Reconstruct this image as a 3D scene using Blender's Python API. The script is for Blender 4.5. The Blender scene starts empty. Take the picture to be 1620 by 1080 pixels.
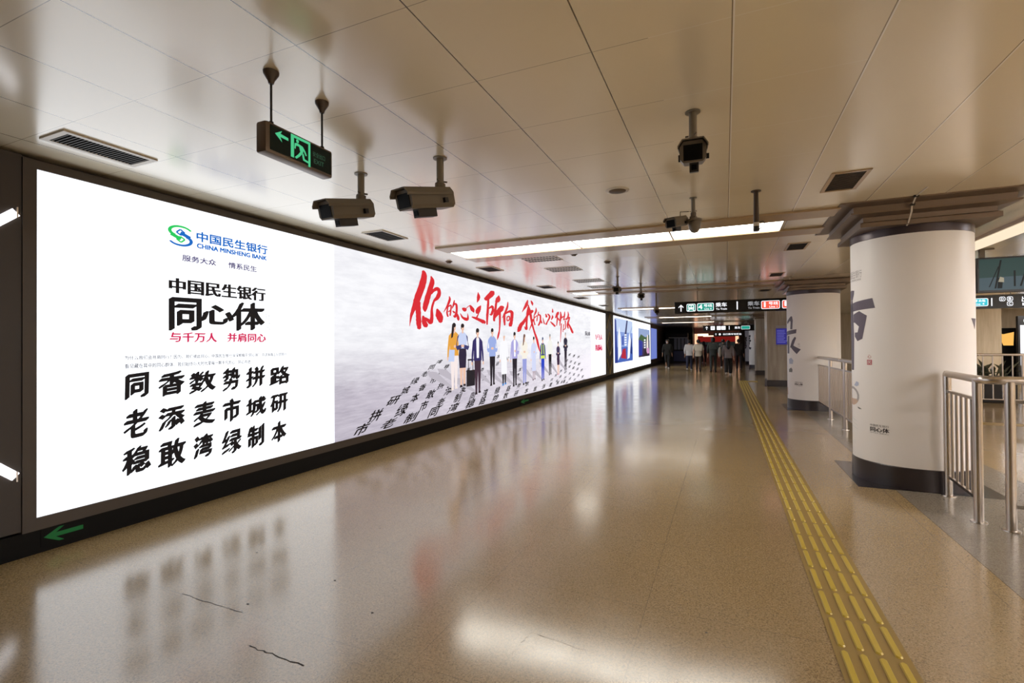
import bpy, bmesh, math, random
from mathutils import Vector, Matrix
random.seed(7)
SC = bpy.context.scene
COL = SC.collection
PI = math.pi
R = math.radians

# ------------------------------------------------------------------ camera, world, exposure
cam_d = bpy.data.cameras.new('camera'); cam = bpy.data.objects.new('camera', cam_d); COL.objects.link(cam)
EYE = 1.4274
yw, pt, rl = R(23.641), R(0.476), R(-0.405)
fwd = Vector((-math.sin(yw)*math.cos(pt), math.cos(yw)*math.cos(pt), math.sin(pt)))
r0 = Vector((math.cos(yw), math.sin(yw), 0)); u0 = r0.cross(fwd)
rt = math.cos(rl)*r0 + math.sin(rl)*u0; up = -math.sin(rl)*r0 + math.cos(rl)*u0
cam.matrix_world = Matrix(((rt.x, up.x, -fwd.x, 0), (rt.y, up.y, -fwd.y, 0), (rt.z, up.z, -fwd.z, EYE), (0, 0, 0, 1)))
cam_d.sensor_width = 36.0; cam_d.lens = 770.9/1620*36.0; cam_d.clip_start = 0.05; cam_d.clip_end = 200
SC.camera = cam
wd = bpy.data.worlds.new('world'); SC.world = wd; wd.use_nodes = True
wd.node_tree.nodes['Background'].inputs[0].default_value = (1.0, 0.88, 0.72, 1)
wd.node_tree.nodes['Background'].inputs[1].default_value = 0.03
SC.view_settings.view_transform = 'Standard'; SC.view_settings.look = 'None'
SC.view_settings.exposure = 0.12; SC.view_settings.gamma = 1.0; SC.view_settings.use_curve_mapping = False
SC.cycles.max_bounces = 8; SC.cycles.diffuse_bounces = 4; SC.cycles.glossy_bounces = 5
SC.cycles.use_denoising = True
SC.cycles.sample_clamp_indirect = 6.0

LB = 1.45         # radiance of a blank lit advertising panel
HALL_FILL = 19.0       # radiance of the fill lights added over the hall
TROUGH = 7.0      # radiance of a ceiling light diffuser

# ------------------------------------------------------------------ materials
def lin(c):
    return tuple((x/255/12.92 if x/255 <= .04045 else ((x/255+.055)/1.055)**2.4) for x in c) + (1.0,)

def mat(name, rgb, rough=.5, metal=0.0, spec=.5, coat=0.0):
    m = bpy.data.materials.new(name); m.use_nodes = True
    b = m.node_tree.nodes['Principled BSDF']
    b.inputs['Base Color'].default_value = lin(rgb); b.inputs['Roughness'].default_value = rough
    b.inputs['Metallic'].default_value = metal; b.inputs['Specular IOR Level'].default_value = spec
    b.inputs['Coat Weight'].default_value = coat; b.inputs['Coat Roughness'].default_value = .05
    return m

def emit(name, rgb, strength, rough=.4):
    m = mat(name, (6, 6, 6), rough, spec=.2)
    b = m.node_tree.nodes['Principled BSDF']
    b.inputs['Emission Color'].default_value = lin(rgb); b.inputs['Emission Strength'].default_value = strength
    return m

class NT:
    def __init__(s, m):
        s.t = m.node_tree; s.b = s.t.nodes['Principled BSDF']
    def n(s, ty, **kw):
        x = s.t.nodes.new(ty)
        for k, v in kw.items(): setattr(x, k, v)
        return x
    def l(s, a, b): s.t.links.new(a, b)
    def math(s, op, a, b=None, c=None):
        x = s.n('ShaderNodeMath', operation=op)
        for i, v in enumerate((a, b, c)):
            if v is None: continue
            if isinstance(v, (int, float)): x.inputs[i].default_value = v
            else: s.l(v, x.inputs[i])
        return x.outputs[0]
    def pos(s):
        g = s.n('ShaderNodeNewGeometry'); sp = s.n('ShaderNodeSeparateXYZ'); s.l(g.outputs['Position'], sp.inputs[0])
        return g.outputs['Position'], sp.outputs[0], sp.outputs[1], sp.outputs[2]
    def mix(s, f, a, b):
        x = s.n('ShaderNodeMix', data_type='RGBA')
        if isinstance(f, (int, float)): x.inputs[0].default_value = f
        else: s.l(f, x.inputs[0])
        for i, v in ((6, a), (7, b)):
            if isinstance(v, tuple): x.inputs[i].default_value = v
            else: s.l(v, x.inputs[i])
        return x.outputs[2]
    def ramp(s, f, stops):
        x = s.n('ShaderNodeValToRGB'); e = x.color_ramp.elements
        while len(e) < len(stops): e.new(.5)
        for i, (p, c) in enumerate(stops): e[i].position = p; e[i].color = c
        s.l(f, x.inputs[0]); return x.outputs[0]
    def noise(s, vec, scale, detail=3, rough=.5):
        x = s.n('ShaderNodeTexNoise'); x.inputs['Scale'].default_value = scale; x.inputs['Detail'].default_value = detail
        x.inputs['Roughness'].default_value = rough; s.l(vec, x.inputs['Vector']); return x.outputs['Fac']
    def bump(s, h, strength, dist=.002):
        x = s.n('ShaderNodeBump'); x.inputs['Strength'].default_value = strength; x.inputs['Distance'].default_value = dist
        s.l(h, x.inputs['Height']); s.l(x.outputs[0], s.b.inputs['Normal'])
    def line(s, coord, origin, pitch, half):
        a = s.math('DIVIDE', s.math('SUBTRACT', coord, origin), pitch)
        fr = s.math('FRACT', s.math('ADD', a, .5))
        d = s.math('MULTIPLY', s.math('ABSOLUTE', s.math('SUBTRACT', fr, .5)), pitch)
        return s.math('LESS_THAN', d, half)

def terrazzo(name, base, dark, light, rough=.155, spec=1.0, joint=None):
    m = mat(name, base, rough, spec=spec); m.node_tree.nodes['Principled BSDF'].inputs['IOR'].default_value = 1.68; t = NT(m); p, x, y, z = t.pos()
    v = t.n('ShaderNodeTexVoronoi'); v.inputs['Scale'].default_value = 230; t.l(p, v.inputs['Vector'])
    chips = t.ramp(v.outputs['Color'], [(.0, lin(dark)), (.38, lin(base)), (.7, lin(base)), (1.0, lin(light))])
    n1 = t.noise(p, 90, 4, .7); n2 = t.noise(p, .9, 3)
    c = t.mix(t.math('MULTIPLY', t.math('GREATER_THAN', n1, .55), .5), chips, lin(dark))
    c = t.mix(t.math('MULTIPLY', n2, .25), c, lin(dark))
    if joint:
        c = t.mix(t.math('MULTIPLY', t.math('MAXIMUM', t.line(x, joint[0], joint[2], .0016), t.line(y, joint[1], joint[2], .0016)), t.noise(p, 3, 2)), c, lin((60, 48, 36)))
    t.l(c, t.b.inputs['Base Color'])
    t.l(t.math('ADD', t.math('MULTIPLY', t.noise(p, 2.2, 4), .12), rough-.05), t.b.inputs['Roughness'])
    t.bump(t.noise(p, 1.6, 2), .12, .004)
    return m

def ceiling_mat():
    m = mat('ceiling panels', (226, 212, 190), .21, spec=1.0, coat=1.0); t = NT(m); p, x, y, z = t.pos()
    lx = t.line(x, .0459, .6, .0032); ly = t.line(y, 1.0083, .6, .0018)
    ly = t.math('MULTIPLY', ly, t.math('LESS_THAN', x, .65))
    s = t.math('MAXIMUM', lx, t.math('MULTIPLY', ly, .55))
    hall = t.math('GREATER_THAN', x, -.3)   # hall-side joint strips painted pale for light caught in the gaps, dark edge beside
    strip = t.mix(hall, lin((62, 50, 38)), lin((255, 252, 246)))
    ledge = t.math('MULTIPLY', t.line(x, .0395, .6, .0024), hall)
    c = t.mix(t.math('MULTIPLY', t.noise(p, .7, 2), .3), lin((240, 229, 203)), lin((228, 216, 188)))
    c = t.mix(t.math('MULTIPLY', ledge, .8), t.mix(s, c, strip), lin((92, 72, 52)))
    t.l(c, t.b.inputs['Base Color'])
    # every pressed panel sits at a slightly different tilt and is a little dished
    t.b.inputs['Coat Roughness'].default_value = .2; t.b.inputs['Coat IOR'].default_value = 1.6
    ix = t.math('FLOOR', t.math('DIVIDE', t.math('SUBTRACT', x, .0459), .6)); iy = t.math('FLOOR', t.math('DIVIDE', t.math('SUBTRACT', y, 1.0083), .6))
    cb = t.n('ShaderNodeCombineXYZ'); t.l(ix, cb.inputs[0]); t.l(iy, cb.inputs[1])
    wn = t.n('ShaderNodeTexWhiteNoise'); t.l(cb.outputs[0], wn.inputs['Vector'])
    sub = t.n('ShaderNodeVectorMath', operation='SUBTRACT'); t.l(wn.outputs['Color'], sub.inputs[0]); sub.inputs[1].default_value = (.5, .5, .5)
    sc = t.n('ShaderNodeVectorMath', operation='MULTIPLY'); t.l(sub.outputs[0], sc.inputs[0]); sc.inputs[1].default_value = (.012, .012, 0)
    bp = t.n('ShaderNodeBump'); bp.inputs['Strength'].default_value = .25; bp.inputs['Distance'].default_value = .004; t.l(t.noise(p, 1.3, 1), bp.inputs['Height'])
    ad = t.n('ShaderNodeVectorMath', operation='ADD'); t.l(bp.outputs[0], ad.inputs[0]); t.l(sc.outputs[0], ad.inputs[1])
    nm = t.n('ShaderNodeVectorMath', operation='NORMALIZE'); t.l(ad.outputs[0], nm.inputs[0]); t.l(nm.outputs[0], t.b.inputs['Normal']); t.l(nm.outputs[0], t.b.inputs['Coat Normal'])
    return m

def marble(name, a, b, rough=.25):
    m = mat(name, a, rough); t = NT(m); p, x, y, z = t.pos()
    mp = t.n('ShaderNodeMapping'); mp.inputs['Scale'].default_value = (9, 9, .8); t.l(p, mp.inputs[0])
    t.l(t.ramp(t.noise(mp.outputs[0], 1.2, 5, .6), [(.3, lin(a)), (.7, lin(b))]), t.b.inputs['Base Color'])
    return m

def brushed(name, rgb, rough=.28):
    m = mat(name, rgb, rough, metal=1.0); t = NT(m); p, x, y, z = t.pos()
    mp = t.n('ShaderNodeMapping'); mp.inputs['Scale'].default_value = (1, 1, .2); t.l(p, mp.inputs[0])
    t.l(t.math('ADD', t.math('MULTIPLY', t.noise(mp.outputs[0], 2, 1), .06), rough-.03), t.b.inputs['Roughness'])
    return m

def poster_mat():
    m = emit('poster paper', (230, 230, 236), .96); t = NT(m); p, x, y, z = t.pos()
    hz = t.math('DIVIDE', t.math('SUBTRACT', z, .25), 2.43)
    far = t.math('DIVIDE', t.math('SUBTRACT', y, 4.6), 12.5)
    mp = t.n('ShaderNodeMapping'); mp.inputs['Scale'].default_value = (1, .55, 3.0); t.l(p, mp.inputs[0])
    nz = t.noise(mp.outputs[0], 2.6, 6, .65)
    mp2 = t.n('ShaderNodeMapping'); mp2.inputs['Scale'].default_value = (1, 2.0, 22.0); t.l(p, mp2.inputs[0])
    nz2 = t.noise(mp2.outputs[0], 1.5, 5, .7)
    ground = t.ramp(t.math('ADD', t.math('ADD', t.math('MULTIPLY', nz, .45), t.math('MULTIPLY', nz2, .45)), t.math('MULTIPLY', far, .55)), [(.3, lin((170, 163, 177))), (.62, lin((208, 201, 213))), (.95, lin((247, 242, 250)))])
    sky = t.ramp(nz, [(.25, lin((226, 226, 232))), (.6, lin((246, 246, 250)))])
    f = t.ramp(t.math('ADD', hz, t.math('MULTIPLY', t.math('SUBTRACT', nz2, .5), .12)), [(.22, (0, 0, 0, 1)), (.52, (1, 1, 1, 1))])
    t.l(t.mix(f, ground, sky), t.b.inputs['Emission Color'])
    return m

M = dict(
 floor=terrazzo('beige terrazzo', (176, 150, 107), (92, 74, 46), (210, 186, 146), joint=(-1.31, 1.83, .9)),
 granite=terrazzo('grey granite', (142, 132, 116), (92, 84, 74), (172, 162, 146), rough=.2, spec=.7, joint=(1.5, 4.58, .62)),
 darkstone=terrazzo('dark granite', (40, 33, 34), (22, 18, 19), (66, 58, 58), rough=.16, spec=.6),
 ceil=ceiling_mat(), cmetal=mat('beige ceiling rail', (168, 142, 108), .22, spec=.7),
 wallbrown=mat('dark brown wall panel', (58, 51, 47), .45), wallblack=mat('black skirting', (9, 8, 8), .6, spec=.2),
 frame=mat('brown bronze frame', (74, 66, 60), .4, metal=.3),
 warmwall=marble('beige wall stone', (204, 190, 164), (182, 166, 138), .5), darkwall=mat('dark wall', (34, 29, 25), .6),
 white=emit('lit white panel', (246, 250, 255), LB), poster=poster_mat(),
 trough=emit('ceiling light diffuser', (255, 250, 238), TROUGH), unlit=mat('unlit diffuser', (190, 178, 160), .4),
 black=mat('black plastic', (12, 11, 11), .35), sign=mat('black sign face', (10, 9, 10), .25),
 wrap=mat('white vinyl wrap', (246, 243, 241), .42), collar=mat('plum grey collar', (74, 64, 68), .3, metal=.35),
 capital=mat('bronze grey capital', (122, 106, 92), .34, metal=.55), skirt=mat('charcoal column base', (52, 45, 47), .3),
 steel=brushed('brushed stainless steel', (205, 196, 188)), steel2=brushed('thin stainless bar', (178, 168, 158), .3),
 camgrey=mat('taupe camera housing', (112, 103, 90), .45, spec=.4), camdark=mat('dark camera visor', (44, 38, 33), .5), glassdark=mat('dark lens glass', (8, 8, 9), .3, spec=.15),
 pipe=mat('grey painted pipe', (128, 120, 106), .4), dkpipe=mat('dark brown pipe', (66, 52, 42), .4),
 exitbox=mat('bronze exit sign case', (104, 90, 78), .35, metal=.5), exitface=emit('exit sign dark face', (8, 22, 14), .35), exitgreen=emit('exit sign green', (84, 214, 150), .75),
 exitdim=emit('exit sign dim green', (70, 120, 92), .45), arrowgreen=emit('dim green arrow', (30, 110, 52), .4),
 vent=mat('vent dark cavity', (16, 14, 12), .6), ventframe=mat('pale vent frame', (205, 198, 186), .3), ventslat=mat('vent slat', (46, 40, 35), .5), ventmesh=mat('brown vent mesh', (88, 72, 54), .5),
 yellow=mat('worn yellow tactile base', (156, 130, 70), .4), yellowbar=mat('yellow tactile bar', (200, 174, 66), .3),
 ink=emit('black print', (26, 22, 26), .5), grey=emit('grey print', (96, 94, 106), .7), pale=emit('pale grey print', (196, 196, 204), 1.0), red=emit('red brush print', (226, 44, 54), .86), crimson=emit('crimson print', (204, 36, 84), 1.0),
 pink=emit('pink seal print', (214, 130, 146), .9), blue=emit('bank blue print', (26, 104, 190), 1.0), green=emit('bank green print', (40, 196, 92), 1.0), lilac=emit('lilac slogan print', (96, 86, 134), .75),
 char=mat('charcoal column print', (98, 90, 104), .5), sealred=mat('seal red print', (186, 70, 84), .5), inkmat=mat('black column print', (50, 46, 48), .5), greymat=mat('pale grey column print', (176, 172, 172), .5), clay=mat('clay pot print', (206, 178, 158), .5), pastelblue=mat('pastel blue print', (180, 190, 214), .5), leafgrey=mat('leaf print', (120, 120, 116), .5),
 signwhite=emit('lit sign white', (250, 250, 255), 1.25), signteal=emit('lit teal line sign', (36, 150, 132), 1.0), signred=emit('lit red line sign', (236, 92, 72), 1.05), signcyan=emit('lit cyan line sign', (60, 190, 206), 1.05),
 led=emit('led strip', (250, 250, 255), 3.0), gold=mat('gold line inlay', (176, 158, 112), .35, metal=.6), panelolive=mat('olive bronze panel', (72, 68, 56), .4, metal=.3),
 marble=marble('grey veined marble', (182, 172, 158), (146, 136, 124)), notice=emit('blue notice', (56, 52, 150), .55), noticetop=mat('notice header', (170, 166, 172), .4),
 skin=mat('skin', (206, 160, 132), .55), hair=mat('black hair', (18, 15, 14), .5), shoewhite=mat('white shoe', (205, 200, 196), .5), shoeblack=mat('black shoe', (20, 18, 18), .4),
 glass=None)
def glass_mat():
    m = mat('clear glass', (255, 255, 255), .02); b = m.node_tree.nodes['Principled BSDF']
    b.inputs['Transmission Weight'].default_value = 1.0; b.inputs['IOR'].default_value = 1.02; return m
M['glass'] = glass_mat()

# ------------------------------------------------------------------ object helpers
def tag(o, label=None, cat=None, group=None, kind=None):
    if label: o['label'] = label
    if cat: o['category'] = cat
    if group: o['group'] = group
    if kind: o['kind'] = kind
    return o
def thing(name, label, cat, loc=(0, 0, 0), rz=0.0, group=None, kind=None):
    o = bpy.data.objects.new(name, None); COL.objects.link(o); o.location = loc; o.rotation_euler = (0, 0, rz); o.empty_display_size = .1
    return tag(o, label, cat, group, kind)
def obj(name, bm, mats, parent=None, smooth=False, world=False):
    if not isinstance(mats, (list, tuple)): mats = [mats]
    bmesh.ops.recalc_face_normals(bm, faces=bm.faces[:])
    me = bpy.data.meshes.new(name); bm.to_mesh(me); bm.free()
    for m in mats: me.materials.append(m)
    if smooth:
        for p in me.polygons: p.use_smooth = True
        try: me.set_sharp_from_angle(angle=R(38))
        except Exception: pass
    o = bpy.data.objects.new(name, me); COL.objects.link(o)
    if parent is not None:
        o.parent = parent
        if world:    # the mesh was written in world coordinates
            mw = Matrix.Translation(parent.location) @ parent.rotation_euler.to_matrix().to_4x4()
            pp = parent.parent
            while pp is not None:
                mw = Matrix.Translation(pp.location) @ pp.rotation_euler.to_matrix().to_4x4() @ mw; pp = pp.parent
            me.transform(mw.inverted())
    return o
def copy_tree(o, parent=None):
    c = o.copy(); COL.objects.link(c)
    if parent is not None: c.parent = parent
    for ch in list(o.children): copy_tree(ch, c)
    return c
def B(): return bmesh.new()
def box(bm, x0, x1, y0, y1, z0, z1, mi=0, bevel=0.0, mtx=None):
    r = bmesh.ops.create_cube(bm, size=1.0); vs = r['verts']
    for v in vs: v.co = Vector((x0+(v.co.x+.5)*(x1-x0), y0+(v.co.y+.5)*(y1-y0), z0+(v.co.z+.5)*(z1-z0)))
    if bevel:
        es = list({e for v in vs for e in v.link_edges})
        q = bmesh.ops.bevel(bm, geom=es, offset=bevel, segments=2, affect='EDGES', profile=.6); vs = list({v for f in q['faces'] for v in f.verts} | {v for v in vs if v.is_valid})
    if mtx is not None:
        for v in vs: v.co = mtx @ v.co
    for f in {f for v in vs for f in v.link_faces}: f.material_index = mi
    return vs
def tube(bm, pts, r, seg=12, mi=0, cap=True):
    pts = [Vector(p) for p in pts]; rs = r if isinstance(r, (list, tuple)) else [r]*len(pts); rings = []
    for i, p in enumerate(pts):
        d = (pts[min(i+1, len(pts)-1)]-pts[max(i-1, 0)]).normalized()
        a = d.orthogonal().normalized() if i == 0 else (rings_a - d*rings_a.dot(d)).normalized()
        rings_a = a; b = d.cross(a)
        rings.append([bm.verts.new(p + (a*math.cos(2*PI*k/seg)+b*math.sin(2*PI*k/seg))*rs[i]) for k in range(seg)])
    fs = []
    for i in range(len(rings)-1):
        for k in range(seg): fs.append(bm.faces.new((rings[i][k], rings[i][(k+1) % seg], rings[i+1][(k+1) % seg], rings[i+1][k])))
    if cap: fs.append(bm.faces.new(rings[0][::-1])); fs.append(bm.faces.new(rings[-1]))
    for f in fs: f.material_index = mi
def lathe(bm, prof, seg=48, cx=0, cy=0, mi=0, a0=0, a1=360):
    full = abs(a1-a0-360) < 1e-6; n = seg if full else seg+1; rows = []
    for r, z in prof:
        rows.append([bm.verts.new((cx+r*math.cos(R(a0+(a1-a0)*k/seg)), cy+r*math.sin(R(a0+(a1-a0)*k/seg)), z)) for k in range(n)])
    for i in range(len(rows)-1):
        for k in range(seg):
            k2 = (k+1) % n
            f = bm.faces.new((rows[i][k], rows[i][k2], rows[i+1][k2], rows[i+1][k])); f.material_index = mi
    return rows
def fan(bm, pts, mi=0):
    f = bm.faces.new([bm.verts.new(p) for p in pts]); f.material_index = mi; return f
def prism(bm, poly, fn, d, mi=0):   # poly in (u,v); fn(u,v,w) -> world
    a = [bm.verts.new(fn(u, v, 0)) for u, v in poly]; b = [bm.verts.new(fn(u, v, d)) for u, v in poly]; n = len(a)
    fs = [bm.faces.new(a), bm.faces.new(b[::-1])] + [bm.faces.new((a[i], b[i], b[(i+1) % n], a[(i+1) % n])) for i in range(n)]
    for f in fs: f.material_index = mi

# ------------------------------------------------------------------ lettering
_tc = {}
def glyphs(s, off=0.0):
    if (s, off) in _tc: return _tc[(s, off)]
    c = bpy.data.curves.new('lettering', 'FONT'); c.body = s; c.offset = off; c.resolution_u = 3
    ob = bpy.data.objects.new('lettering', c); COL.objects.link(ob)
    me = bpy.data.meshes.new_from_object(ob)
    vs = [(v.co.x, v.co.y) for v in me.vertices]; fs = [tuple(p.vertices) for p in me.polygons]
    bpy.data.objects.remove(ob); bpy.data.curves.remove(c); bpy.data.meshes.remove(me)
    x0 = min(v[0] for v in vs); x1 = max(v[0] for v in vs); y0 = min(v[1] for v in vs); y1 = max(v[1] for v in vs)
    vs = [((x-x0)/(x1-x0), (y-y0)/(y1-y0)) for x, y in vs]
    _tc[(s, off)] = (vs, fs); return vs, fs
def text(bm, s, rect, fn, off=0.0, nib=((0, 0),), rise=0.0, lean=0.0, mi=0, step=None):
    u0, u1, v0, v1 = rect; vs, fs = glyphs(s, off)
    lay = 0.0
    for du, dv in nib:
        t = bmesh.new(); nv = []
        for a, b in vs:
            U = u0 + a*(u1-u0) + du + lean*(b-.5)*(v1-v0); V = v0 + b*(v1-v0) + dv + rise*(a-.5)*(u1-u0)
            nv.append(t.verts.new((U, V, 0)))
        for f in fs:
            try: t.faces.new([nv[i] for i in f])
            except ValueError: pass
        if step:
            k = math.floor(u0/step)
            while k*step < u1:
                bmesh.ops.bisect_plane(t, geom=t.verts[:]+t.edges[:]+t.faces[:], plane_co=(k*step, 0, 0), plane_no=(1, 0, 0)); k += 1
        mp = {v: bm.verts.new(fn(v.co.x, v.co.y, lay)) for v in t.verts}
        for f in t.faces:
            try: bm.faces.new([mp[v] for v in f.verts]).material_index = mi
            except ValueError: pass
        t.free(); lay += .00002
def spline(P, n=5):
    out = []
    for i in range(len(P)-1):
        a, b, c, d = P[max(i-1, 0)], P[i], P[i+1], P[min(i+2, len(P)-1)]
        for k in range(n):
            t = k/n
            out.append(tuple(.5*(2*b[j]+(c[j]-a[j])*t+(2*a[j]-5*b[j]+4*c[j]-d[j])*t*t+(3*b[j]-a[j]-3*c[j]+d[j])*t**3) for j in range(len(b))))
    out.append(tuple(P[-1])); return out
def brush(bm, k, pts, fn, mi=0, jit=.08):   # one ink stroke of varying width; k = how much wider the stroke runs along u than along v
    P = spline(pts); L = []; Rr = []
    for i, (u, v, w) in enumerate(P):
        a, b = P[max(i-1, 0)], P[min(i+1, len(P)-1)]
        du, dv = (b[0]-a[0])/k, b[1]-a[1]; ln = math.hypot(du, dv) or 1
        nx, ny = -dv/ln, du/ln; w = max(w*1.12, .003)*.5
        j1, j2 = 1+random.uniform(-jit, jit), 1+random.uniform(-jit, jit)
        L.append((u+nx*w*k*j1, v+ny*w*j1)); Rr.append((u-nx*w*k*j2, v-ny*w*j2))
    Lv = [bm.verts.new(fn(a, b, 0)) for a, b in L]; Rv = [bm.verts.new(fn(a, b, 0)) for a, b in Rr]
    for i in range(len(Lv)-1):
        bm.faces.new((Lv[i], Rv[i], Rv[i+1], Lv[i+1])).material_index = mi
    def cap(vl, vr, q, s):   # rounded stroke end
        c = bm.verts.new(fn(*s, 0)); bm.faces.new((vl, vr, c)).material_index = mi
    e0, e1 = P[0], P[-1]; d0 = (P[0][0]-P[1][0], P[0][1]-P[1][1]); d1 = (P[-1][0]-P[-2][0], P[-1][1]-P[-2][1])
    for (q, d, vl, vr) in ((e0, d0, Lv[0], Rv[0]), (e1, d1, Rv[-1], Lv[-1])):
        ln = math.hypot(d[0]/k, d[1]) or 1
        cap(vl, vr, q, (q[0]+d[0]/ln*q[2]*.3, q[1]+d[1]/ln*q[2]*.3))
def nibs(a, b, n=4):
    return [(-a+2*a*i/(n-1), -b+2*b*i/(n-1)) for i in range(n)]

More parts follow.
